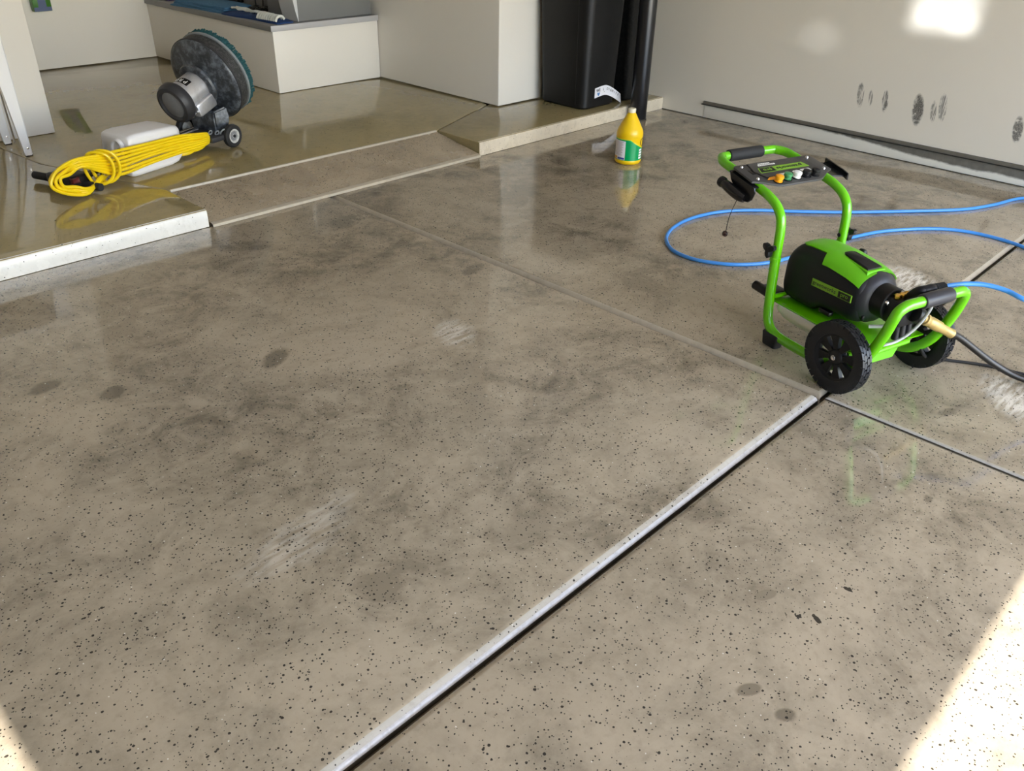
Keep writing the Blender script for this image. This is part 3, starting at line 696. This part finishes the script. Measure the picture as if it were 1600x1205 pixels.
# the cord, wound lengthwise between handle and hooks
rr = random.Random(4)
for k in range(7):
    j = lambda a=.003: rr.uniform(-a, a)
    q = k/6
    zl = .156-.0158*k
    P_ = [(-1.02+.004*k, -.005-.004*(k%3), .178-.007*k+j()), (-.90, -.012, .168-.075*q), (-.80, -.006+j(.004), zl+.008-.003*k), (-.60, .004-.006+j(.004), zl-.002+j(.002)), (-.40, .002, zl-.012+.003*k*.6), (-.26, .004, .126-.0115*k+j()), (-.185+.006*k*(1-q), .02, .108-.008*k),
          (-.172, .05, .085-.006*k), (-.21, .055, .062-.005*k+j()), (-.31, .035, .030+.002*k+j(.002)), (-.42, .075, .036+.006*k), (-.60, .09, .05), (-.78, .05, .050+.007*k*.6), (-.90, .015, .056-.004*k+j()), (-1.0, -.020+.012*(k%2), .018+.0035*k), (-1.09+.005*k, -.016+.012*(k%3), .034+.005*k+j()), (-1.163+.008*k, -.012+.013*(k%3), .080), (-1.165+.008*k, -.010+.013*(k%3), .118), (-1.115+.008*k, -.008+.012*(k%3), .158-.006*k)]
    bm = bmesh.new(); tube(smooth_path(P_, 5, True), .0078, 8, True, bm=bm); obj('cord_loop', bm, M_YCORD, sc)
bm = bmesh.new()
for dx in (0, .035):
    tube(smooth_path([(-.885+dx, -.03, .175), (-.86+dx, -.045, .13), (-.862+dx, -.04, .07), (-.90+dx, -.02, .036), (-.93+dx, .03, .045), (-.935+dx, .06, .12), (-.92+dx, .025, .178)], 5, True), .0078, 8, True, bm=bm)
obj('cord_tie', bm, M_YCORD, sc)

# ------------------------------------------------------------------ the pressure washer
M_GRN = mat('lime_green_paint', (.125, .50, .002), .20, var=.02, coat=.4)
M_GRNP = mat('lime_green_plastic', (.125, .49, .002), .34, var=.02)
M_LIME = mat('label_lime', (.20, .42, .02), .4, var=.03)
M_BODY = mat('charcoal_plastic', (.009, .009, .011), .45, spec=.3, var=.1, bump=.05, bscale=400)
M_BODY2 = mat('slate_lit_plastic', (.030, .030, .036), .42, spec=.4, var=.08)  # housing plastic in a paler tone; light on the front put into the colour
M_TYRE = mat('tyre_rubber', (.010, .011, .014), .40, spec=.4, var=.3, vscale=40)
M_GOLD = mat('brass_gold', (.80, .50, .10), .25, 1.0)
M_BRASS = mat('tan_brass', (.50, .36, .13), .42, .25, dirt=(.2, .12, .05), dscale=60, damt=.5)
M_CLEAR = mat('cloudy_clear_tube', (.50, .51, .50), .18, trans=.25)
M_BLUEH = mat('blue_hose', (.055, .27, .74), .38, var=.03)
M_ORNG = mat('orange_tip', (.92, .38, .01), .4); M_GTIP = mat('green_tip', (.06, .27, .10), .4); M_WTIP = mat('white_tip', (.80, .80, .76), .4)
pw = thing('pressure_washer', 'lime green and black wheeled pressure washer beside the crossing floor joints', 'pressure washer', (2.388, .877, 0), D(-18))
UL, UR, UC, TR = .060, .365, .2125, .0172
lower = [(.372, .322), (.369, .28), (.366, .22), (.362, .165), (.355, .10), (.338, .064), (.308, .047), (.26, .042), (.15, .044), (.04, .058), (-.02, .084), (-.068, .135), (-.098, .195), (-.118, .25), (-.131, .30)]
def side(u, pts): return [(u, v, z) for v, z in pts]
pathL = side(UL, lower) + [(UL+.006, -.137, .328), (UL+.028, -.141, .343), (UL+.06, -.143, .347)]
pathR = [(UR-(p[0]-UL), p[1], p[2]) for p in pathL]
bm = bmesh.new(); tube(smooth_path(pathL + pathR[::-1], 5), TR, 14, bm=bm)
fr = obj('lower_frame', bm, M_GRN, pw)
upper = [(.370, .312), (.371, .36), (.374, .415), (.384, .452), (.410, .482), (.452, .502), (.50, .514), (.56, .526), (.62, .537), (.67, .546)]
upL = side(UL, upper) + [(UL+.004, .705, .552), (UL+.022, .733, .555), (UL+.052, .744, .556)]
upR = [(UR-(p[0]-UL), p[1], p[2]) for p in upL]
bm = bmesh.new(); tube(smooth_path(upL + upR[::-1], 5), TR-.001, 14, bm=bm)
hd = obj('handle_frame', bm, M_GRN, pw)
for u in (UL, UR): obj('tube_collar', cyl((u, .3722, .298), (u, .371, .314), TR+.0018, 16, .1), M_GRN, fr)
obj('hand_grip', lathe([(.0160, 0), (.0205, .002), (.0215, .008), (.0215, .15), (.0205, .156), (.0160, .158)], (.118, .744, .556), (1, 0, 0), 24), M_RUB, hd)
bm = lathe([(.015, 0), (.022, .003), (.0235, .012), (.0235, .118), (.022, .127), (.015, .13)], (.148, -.143, .347), (1, 0, 0), 24)
obj('lift_grip', bm, M_BODY2, fr)
obj('cross_bar', cyl((UL+.005, -.076, .155), (.262, -.060, .150), .0095, 14), M_GRN, fr)
obj('cross_bar', cyl((UL, -.005, .119), (UR, -.005, .119), .008, 14), M_GRN, fr)
obj('rear_cross_bar', cyl((UL, .362, .165), (UR, .362, .165), .008, 14), M_GRN, fr)
# rubber feet
for u in (UL, UR):
    obj('foot', loft([[(u+x, .312+y, z) for x, y in rrect(.021*s, .038*s, .008)] for z, s in ((0, .80), (.004, .86), (.046, 1.0), (.05, .94))]), M_RUB, fr)
# star knobs at the joint of the two frames
def star(u, v, z, sgn):
    bm = bmesh.new(); pts = []
    for k in range(24):
        a = 2*math.pi*k/24; r_ = .0205+.009*math.cos(3*a)
        pts.append((r_*math.cos(a+.5), r_*math.sin(a+.5)))
    secs = [[(u+sgn*h, v+x*s, z+y*s) for x, y in pts] for h, s in ((.012, .7), (.016, .98), (.030, 1.0), (.034, .8))]
    loft(secs, bm); cyl((u, v, z), (u+sgn*.015, v, z), .010, 12, bm=bm)
    return bm
obj('star_knob', star(UL-.012, .373, .345, -1), M_BLK, hd); obj('star_knob', star(UR+.012, .373, .345, 1), M_BLK, hd)
for u, s in ((UL, 1), (UR, -1)):
    obj('knob_bolt', cyl((u+s*.012, .373, .345), (u+s*.018, .373, .345), .0075, 10), M_BLK, hd)
# wheels
def wheel(u0, sgn):
    """outer face at u0, rim opens towards -sgn; axle along local x"""
    c = Vector((u0+sgn*.021, 0, .119)); d = Vector((-sgn, 0, 0))
    t_ = bmesh.new()
    lathe([(.078, -.017), (.092, -.021), (.108, -.0195), (.1145, -.013), (.1150, 0), (.1145, .013), (.108, .0195), (.092, .021), (.078, .017), (.076, .0), (.078, -.017)], c, d, 64, t_)
    M_ = axis_mat(c, d)
    for k in range(30):                     # tread lugs, two staggered rows of chevrons
        for row in (-1, 1):
            a0 = 2*math.pi*(k+.25*(row+1))/30
            for h0, h1, da, wa in ((row*.0012, row*.0100, 0.0, .068), (row*.0115, row*.0198, .05, .078)):
                q = []
                for r_, sh in ((.1060, 1.0), (.1188, .95)):
                    for hh, aa in ((h0, -1), (h0, 1), (h1, 1), (h1, -1)):
                        an = a0+da*abs(hh)/.012+aa*wa*sh*1.22
                        q.append(t_.verts.new(M_ @ Vector((r_*math.cos(an), r_*math.sin(an), hh))))
                for i in range(4): t_.faces.new((q[i], q[(i+1) % 4], q[4+(i+1) % 4], q[4+i]))
                t_.faces.new(q[4:])
    wv = obj('wheel', t_, M_TYRE, pw, ang=30)
    r_ = bmesh.new()
    lathe([(.070, .008), (.076, .014), (.0805, .016), (.0805, -.016), (.076, -.014), (.070, -.008), (.070, .008)], c, d, 48, r_)
    lathe([(0, .017), (.016, .017), (.026, .011), (.029, .004), (.029, -.012), (0, -.012)], c, d, 32, r_)
    for k in range(8):
        a = 2*math.pi*(k+.35)/8
        for sec in (0,):
            secs = []
            for r0, wa in ((.024, .30), (.045, .235), (.072, .245)):
                secs.append([M_ @ Vector((r0*math.cos(a+s*wa), r0*math.sin(a+s*wa), h)) for s, h in ((-1, .008), (1, .008), (.86, -.010), (-.86, -.010))])
            loft(secs, r_)
    obj('rim', r_, M_BLK, wv)
    obj('hub_bolt', lathe([(0, .023), (.005, .0225), (.0062, .019), (.0062, .018), (.0088, .0185), (.0088, .016), (0, .016)], c, d, 18), M_STEEL, wv)
wheel(0.0, 1); wheel(.425, -1)
obj('axle', cyl((.02, 0, .119), (.405, 0, .119), .006, 12), M_STEEL, pw)
# base plate with the white detergent tank slung beneath
bp = obj('base_plate', bx((.078, -.052, .147), (.347, .372, .153), .002), M_GRN, pw)
obj('plate_flange', bx((.078, -.052, .128), (.081, .372, .150), .001), M_GRN, bp) if False else None
bm = loft([[(x, v, z) for x, z in ((.088, .152), (.104, .100), (.215, .100), (.24, .152))] for v in (-.055, .06)]); obj('front_gusset', bm, M_GRN, bp)
bm = bmesh.new(); secs = []
for z, s0, v0, v1 in ((.147, .137, .065, .352), (.125, .137, .065, .350), (.108, .132, .07, .325), (.098, .122, .08, .290), (.094, .105, .10, .26)):
    hw, hl = s0, (v1-v0)/2
    secs.append([(UC+x, (v0+v1)/2+y, z) for x, y in rrect(hw, hl, .03, 5)])
obj('detergent_tank', loft(secs, bm), mat('milky_tank_plastic', (.76, .74, .71), .4, var=.02), pw)
# motor housing: one hull lofted along v; the green shell follows its upper part
def hull(v):
    K = [(.056, .078, .260, .076, 3.0), (.066, .089, .261, .081, 3.6), (.085, .095, .263, .083, 4.4), (.12, .098, .267, .0845, 4.8), (.195, .101, .2705, .0885, 5.0), (.225, .102, .259, .103, 5.0), (.31, .102, .258, .103, 5.0), (.352, .099, .255, .099, 4.6), (.371, .092, .250, .092, 4.2), (.382, .080, .245, .082, 3.8)]
    for a, b in zip(K, K[1:]):
        if v <= b[0]:
            s = (v-a[0])/(b[0]-a[0]); return [a[i]+(b[i]-a[i])*s for i in range(1, 5)]
    return list(K[-1][1:])
def hpt(v, th, off=0.0):
    hw, zc, hh, ex = hull(v); x, z = sup(th, hw+off, hh+off, ex)
    if z > 0: x *= 1-.30*(z/hh)**4          # shoulders lean in
    return (UC+x, v, zc+z)
VS = [.056, .060, .066, .074, .085, .10, .12, .16, .20, .24, .28, .31, .33, .345, .357, .368, .376, .382]
NA = 48
bm = loft([[hpt(v, 2*math.pi*k/NA) for k in range(NA)] for v in VS])
mh = obj('motor_housing', bm, M_BODY, pw, ang=50)
# moulded foot recesses along the bottom edge
obj('vent_recess', bx((UC-.09, .15, .168), (UC-.07, .20, .186), .004), M_BLKG, mh)
bm = bmesh.new()
def gedge(v):                               # how far down the sides the green shell reaches (angle from horizontal)
    if v > .242: return D(60) if v < .34 else D(60)+D(18)*(v-.34)/.03
    if v > .222: return D(60)-D(37)*(.242-v)/.02
    return D(23)-D(3)*(.222-v)/.16
VG = [.066, .073, .084, .10, .12, .16, .20, .2215, .232, .242, .26, .28, .31, .33, .345, .355, .364]
NG = 28; A = []
for v in VG:
    e = gedge(v); A.append([bm.verts.new(hpt(v, e+(math.pi-2*e)*k/NG, .0045)) for k in range(NG+1)])
for i in range(len(VG)-1):
    for k in range(NG): bm.faces.new((A[i][k], A[i+1][k], A[i+1][k+1], A[i][k+1]))
bmesh.ops.recalc_face_normals(bm, faces=bm.faces)
bmesh.ops.solidify(bm, geom=list(bm.faces), thickness=.005)
gs = obj('green_shell', bm, M_GRNP, mh, ang=35)
# raised grey-black pad on the shell
zt_ = hpt(.15, math.pi/2)[2]
padb = [(UC-.050, .076), (UC+.030, .076), (UC+.022, .215), (UC-.030, .215)]
bm = bmesh.new(); secs = []
for dz, s in ((-.012, 1.06), (.008, 1.0), (.0105, .96)):
    secs.append([(UC+(x-UC)*s, .14+(y-.14)*s, zt_-.004+dz+(-.008 if y < .1 else .003)) for x, y in padb])
obj('pad_plinth', loft(secs, bm), M_GRNP, gs, smooth=False)
pd = [(UC-.041, .084), (UC+.023, .084), (UC+.018, .195), (UC+.010, .208), (UC-.015, .208), (UC-.026, .195)]
bm = bmesh.new(); secs = []
for dz, s in ((.008, 1.0), (.0145, .98), (.017, .88)):
    secs.append([(UC+(x-UC)*s, .14+(y-.14)*s, zt_-.004+dz+(-.008 if y < .1 else .003)) for x, y in pd])
obj('grip_pad', loft(secs, bm), M_BODY, gs, ang=30)
# name label on the flank
def flank(v, z): return Vector((UC-(hull(v)[0]*.997)-.0007, v, z))
M_LABT = basis(flank(.155, .268)+Vector((-.0028, 0, 0)), (.034, -1, .012), (0, 0, 1))
bm = prism([(-.082, -.0125), (.082, -.0125), (.082, .0125), (-.082, .0125)], -.003, .0012, .0006, 1); bm.transform(M_LABT)
lb = obj('name_label', bm, M_LIME, mh, label='lime label reading greenworks pro')
text('lettering', 'greenworks', .0195, M_INK, lb, M_LABT @ Matrix.Translation((-.0285, .001, .0014)), sx=1.04)
bm = prism([(.030, -.0105), (.0795, -.0105), (.0795, .0105), (.030, .0105)], .0005, .0017); bm.transform(M_LABT); pb = obj('label_box', bm, M_BLK, lb)
text('lettering', 'pro', .0195, M_LIME, lb, M_LABT @ Matrix.Translation((.055, .002, .0019)), sx=1.1)
# gearbox nose and pump
gb = obj('gearbox_collar', lathe([(.088, -.012), (.087, .010), (.078, .024), (.064, .034), (.050, .038), (0, .038)], (UC, .072, .261), (0, -1, 0), 44), M_BODY2, pw)
obj('drain_slot', bx((UC-.062, .042, .196), (UC-.050, .050, .216), .003), M_BLKG, gb)
nz = obj('pump_flange', cyl((UC-.004, .045, .268), (UC-.004, -.014, .268), .055, 36, .06), M_BLK, pw)
for a in (65, 155, 245, 335): obj('flange_bolt', lathe([(0, .012), (.005, .0118), (.0085, .009), (.0085, 0)], (UC-.004+.043*math.cos(D(a)), -.014, .268+.043*math.sin(D(a))), (0, -1, 0), 14), M_STEEL, nz)
pm = obj('pump_head', bx((UC-.045, -.078, .222), (UC+.045, -.012, .306), .008, 2), M_BLK, pw)
for k in range(3): obj('valve_cap', lathe([(.011, -.004), (.012, 0), (.012, .008), (.009, .011), (0, .0115)], (UC-.028+.022*k, -.036, .308), (0, 0, 1), 6), M_GOLD, pm)
for k in range(3): obj('pump_cylinder', cyl((UC-.028+.028*k, -.060, .222), (UC-.028+.028*k, -.066, .176), .0115, 16), M_BODY, pm)
obj('inlet_cap', cyl((UC-.052, -.055, .272), (UC-.030, -.055, .272), .007, 12), M_STEEL, pm)
# unloader block, gun-side hose coupling, chemical tube
ub = obj('unloader_valve', lathe([(0, 0), (.014, 0), (.020, .004), (.020, .03), (.015, .034), (.015, .05), (.011, .054), (0, .054)], (UC+.045, -.075, .296), (.25, -.2, .55), 20), M_BLK, pm)
obj('valve_stem', cyl((UC+.03, -.078, .315), (UC+.012, -.074, .350), .006, 12), M_BLK, pm)
obj('clamp', lathe([(.008, 0), (.009, .004), (.007, .008), (0, .009)], (UC+.012, -.080, .350), (.3, -.9, .2), 12), M_STEEL, pm)
HC0, HCD = Vector((.206, -.094, .350)), Vector((1, -.01, -.045)).normalized()
hc = obj('hose_coupling', lathe([(0, 0), (.012, 0), (.0155, .004), (.0155, .030), (.017, .034), (.017, .050), (.014, .056), (.0135, .098), (.010, .104), (0, .104)], HC0, HCD, 20), M_BODY, pm)
bm = bmesh.new(); tube(smooth_path([(UC+.004, -.050, .296), (UC-.004, -.066, .322), (.200, -.088, .346), HC0+HCD*.012], 4), .0165, 14, bm=bm); obj('hose_elbow', bm, M_BLK, pm)
bm = bmesh.new()
for k in range(8): lathe([(.0135, 0), (.0155, .001), (.0155, .0035), (.0135, .0045)], HC0+HCD*(.058+.0055*k), HCD, 18, bm)
obj('strain_relief', bm, M_RUB, hc)
bm = bmesh.new(); tube(smooth_path([(UC+.002, -.120, .352), (UC+.008, -.132, .318), (UC+.002, -.124, .270), (UC-.016, -.112, .228), (UC-.05, -.100, .196), (UC-.095, -.088, .182), (UC-.135, -.06, .176)], 6), .005, 10, bm=bm)
obj('chemical_tube', bm, M_CLEAR, pw)
bm = bmesh.new(); tube(smooth_path([(UC-.05, .02, .186), (UC-.03, -.01, .196), (UC-.015, -.025, .200)], 5), .006, 8, bm=bm); obj('drain_tube', bm, M_WTIP, pw)
obj('drain_cap', cyl((UC-.02, -.022, .199), (UC-.008, -.036, .201), .009, 12), M_WTIP, pw)
ci = Vector((.258, -.096, .246)); cd = Vector((.86, -.22, -.475)).normalized()
wi = obj('water_inlet', lathe([(0, -.035), (.012, -.035), (.014, -.03), (.014, 0), (.019, .002), (.019, .012), (.0165, .015), (.0165, .026), (.0185, .030), (.0180, .075), (.0150, .082), (.0150, .128), (.0165, .130), (.0165, .136), (0, .136)], ci, cd, 24), M_BRASS, pw)
obj('inlet_filter', lathe([(0, 0), (.02, 0), (.026, .004), (.026, .03), (.02, .034), (0, .034)], ci-cd*.05, cd, 20), M_BLK, wi)
# control panel between the handle tubes
PM = basis((UC, .562, .545), (1, 0, 0), (0, 1, .19))
pn = bpy.data.objects.new('control_panel', None)
outl = [(-.183, -.052), (-.178, .055), (-.170, .062), (.170, .062), (.178, .055), (.183, -.052), (.15, -.066), (.105, -.096), (.085, -.103), (-.085, -.103), (-.105, -.096), (-.15, -.066)]
M_PANEL = mat('panel_charcoal', (.045, .044, .044), .45, var=.06)
pn = obj('control_panel', prism(outl, -.003, .004, .002, 2), M_PANEL, pw); pn.matrix_local = PM
obj('raised_panel', prism([(-.135, .0), (-.120, .058), (.120, .058), (.135, .045), (.138, -.030), (.125, -.047), (-.115, -.047)], .003, .0065, .0015, 2), M_BLK, pn)
obj('raised_panel', prism([(-.131, .002), (-.117, .0555), (.118, .0555), (.132, .0435), (.1345, -.029), (.1225, -.0445), (-.112, -.0445)], .006, .0072), M_PANEL, pn)
nl = obj('name_label', prism([(-.115, -.016), (-.103, .017), (.098, .017), (.108, -.016)], .0070, .0080), M_LIME, pn)
R180 = Matrix.Rotation(math.pi, 4, 'Z')
bm = prism([(-.110, -.0135), (-.100, .0145), (-.042, .0145), (-.042, -.0135)], .0078, .0084); obj('label_box', bm, M_BLK, nl)
text('lettering', 'greenworks', .0235, M_INK, nl, Matrix.Translation((.028, -.001, .0085)) @ R180, sx=1.05)
text('lettering', 'pro', .0235, M_LIME, nl, Matrix.Translation((-.073, -.001, .0088)) @ R180, sx=1.1)
for r_, (x0_, x1_) in enumerate(((-.088, -.010), (-.080, -.025))):
    x = x0_
    while x < x1_-.004:
        w_ = .004+.003*((int(x*1e4)) % 3)/2
        obj('print_mark', prism([(x, .030+.010*r_), (x+w_, .030+.010*r_), (x+w_, .0375+.010*r_), (x, .0375+.010*r_)], .0072, .0076), M_WTIP, pn); x += w_+.0022
for (x, y) in ((-.1525, .044), (-.1525, -.044), (.1525, .044), (.1525, -.044)):
    obj('panel_bolt', lathe([(0, .0105), (.004, .010), (.0062, .007), (.0066, .004)], (x, y, 0), (0, 0, 1), 14), M_STEEL, pn)
for x, m_ in ((-.090, M_ORNG), (-.045, M_GTIP), (-.002, M_WTIP), (.042, M_BLK), (.083, M_BLK)):
    y = -.072 if abs(x) < .08 or x > 0 else -.078
    tp = obj('nozzle_tip', lathe([(.0135, .003), (.0145, .006), (.0145, .009), (.011, .010), (.0105, .014), (.0145, .016), (.0155, .020), (.0145, .026), (.006, .029), (0, .0288)], (x, y, 0), (0, 0, 1), 10), m_, pn)
    obj('tip_seat', lathe([(.0175, .004), (.0175, .0065), (.0145, .0068)], (x, y, 0), (0, 0, 1), 18), M_BLKG, tp)
for pts_, m_ in (([(-.125, -.062), (-.108, -.050), (-.083, -.048), (-.080, -.062), (-.092, -.068)], M_ORNG), ([(-.068, -.047), (-.055, -.036), (-.012, -.036), (-.004, -.050), (-.012, -.056), (-.058, -.055)], M_WTIP), ([(.010, -.036), (.020, -.030), (.028, -.040), (.022, -.058), (.006, -.058)], M_WTIP), ([(.050, -.030), (.092, -.028), (.094, -.042), (.052, -.044)], M_WTIP)):
    obj('tip_chart', prism(pts_, .0068, .0080), m_, pn)
obj('panel_slot', bx((-.147, -.012, .003), (-.128, .020, .0046), .001), M_BLKG, pn)
# gun holder on the camera side, lance hook on the other
bm = bmesh.new()
secs = [[Vector((UL-.026+dx, v, z)) for dx in (-.002, .002)] for v, z in ((.615, .548), (.615, .505), (.575, .485))] if False else None
sh = [(.622, .546), (.492, .521), (.486, .505), (.497, .478), (.512, .466), (.535, .464), (.556, .472), (.590, .498), (.612, .520)]
gh = obj('gun_holder', loft([[(u, v, z) for v, z in sh] for u in (.026, .030)]), M_BLKG, pw, smooth=False)
obj('holder_flange', loft([[(u, v, z) for v, z in ((.622, .5475), (.492, .5225), (.492, .5185), (.622, .5435))] for u in (.024, UL+.01)]), M_BLKG, gh, smooth=False)
bm = bmesh.new()
tube(smooth_path([(.018, .640, .500), (.014, .612, .497), (.013, .575, .488), (.016, .545, .480), (.022, .525, .476)], 5), lambda s: .0150+.004*math.sin(s*math.pi), 14, bm=bm)
obj('holder_cup', bm, M_BLKG, gh)
obj('cup_lip', lathe([(0, -.018), (.013, -.016), (.0185, -.006), (.0195, .002), (.0185, .010), (.011, .015), (0, .016)], (.018, .641, .501), (.05, 1, .15), 20), M_BLKG, gh)
lh = obj('lance_hook', loft([[(UR+.004, v, z0), (UR+.105, v-.008, z0-.012), (UR+.105, v-.008, z0-.017), (UR+.004, v, z0-.005)] for v, z0 in ((.612, .540), (.560, .529), (.512, .519))]), M_BLKG, pw, smooth=False)
obj('hook_lip', loft([[(UR+.100, v, z), (UR+.106, v, z), (UR+.106, v, z+.022), (UR+.100, v, z+.022)] for v, z in ((.608, .522), (.520, .504), (.492, .494))]), M_BLKG, lh, smooth=False)
# cleaning pin on its thin cord
bm = bmesh.new(); tube(smooth_path([(.022, .556, .474), (.016, .560, .45), (.004, .566, .40), (.0, .568, .345)], 5), .0013, 6, bm=bm)
pc = obj('pin_cord', bm, M_BLK, pw)
obj('pin_ball', lathe([(0, -.010), (.006, -.009), (.0095, -.004), (.0105, .001), (.0085, .007), (.004, .010), (0, .010)], (.0, .570, .337), (.3, .8, .4), 18), mat('dark_brown_ball', (.03, .012, .010), .25), pc)
# rear cable hook
hk = obj('cable_hook', cyl((.086, .372, .160), (.086, .470, .166), .0165, 18, .2), M_BLK, pw)
obj('hook_web', bx((.083, .372, .165), (.150, .448, .171), .002), M_BLK, hk)
obj('cord_reel_knob', lathe([(.0, .0), (.013, .0), (.015, .004), (.015, .016), (.011, .02), (0, .02)], (UC+.088, .225, .333), (.7, .1, .7), 18), M_BLK, pw)

# ------------------------------------------------------------------ hoses
HB = [(5.02, -3.2), (5.10, -1.5), (5.12, -.2), (5.13, .5), (5.08, .88), (4.995, 1.053), (4.744, 1.132), (4.545, 1.221), (4.269, 1.435), (4.065, 1.608), (3.905, 1.767), (3.754, 1.931), (3.617, 2.031), (3.44, 2.081), (3.267, 2.074), (3.118, 2.019), (3.017, 1.923), (2.988, 1.829), (3.001, 1.739), (3.072, 1.625), (3.193, 1.541), (3.338, 1.500), (3.55, 1.475), (3.73, 1.433), (3.943, 1.359), (4.139, 1.225), (4.228, 1.108), (4.253, .971), (4.225, .824), (4.12, .62), (3.95, .35), (3.8, -.1), (3.75, -.8), (3.8, -1.8), (3.9, -3.2)]
bm = bmesh.new(); tube(smooth_path([(x, y, .0085) for x, y in HB], 6), .0082, 10, bm=bm)
tag(obj('blue_hose', bm, M_BLUEH), 'bright blue hose looping over the floor behind the pressure washer', 'hose')
PWM = Matrix.Translation((2.388, .877, 0)) @ Matrix.Rotation(D(-18), 4, 'Z')
def pwp(u, v, z): return PWM @ Vector((u, v, z))
bm = bmesh.new()
tube(smooth_path([pwp(*(HC0+HCD*.106)), pwp(.345, -.100, .346), pwp(.39, -.120, .350), pwp(.432, -.150, .350), pwp(.47, -.195, .342), pwp(.505, -.258, .325), (2.985, .40, .27), (3.12, .22, .16), (3.28, .02, .05), (3.45, -.16, .0085), (3.58, -.45, .0085), (3.62, -1.0, .0085), (3.5, -1.9, .0085), (3.55, -3.2, .0085)], 8), .0078, 12, bm=bm)
tag(obj('blue_hose', bm, M_BLUEH), 'blue hose arching out of the washer pump towards the floor', 'hose')
M_BHOSE = mat('black_water_hose', (.009, .008, .007), .35, spec=.4, var=.2)
bm = bmesh.new(); e0 = pwp(*(ci+cd*.133)); e1 = pwp(*(ci+cd*.19))
tube(smooth_path([e0, e1, (2.845, .515, .062), (2.90, .42, .022), (2.985, .28, .0115), (3.10, .10, .0115), (3.2, -.15, .0115), (3.3, -.8, .0115), (3.2, -1.7, .0115), (3.25, -3.2, .0115)], 8), .0112, 14, bm=bm)
tag(obj('water_hose', bm, M_BHOSE), 'thick black water hose leading from the brass inlet of the washer', 'hose')
bm = bmesh.new()
tube(smooth_path([pwp(.36, -.02, .13), pwp(.372, -.06, .07), (2.845, .70, .012), (2.878, .669, .006), (2.938, .562, .0055), (2.969, .449, .0055), (3.03, .30, .0055), (3.19, .1, .0055), (3.4, -.3, .0055), (3.45, -1.2, .0055), (3.35, -2.0, .0055), (3.42, -3.2, .0055)], 7), .0052, 10, bm=bm)
tag(obj('power_cord', bm, M_RUB), 'thin black power cord trailing from the far washer wheel', 'cord')
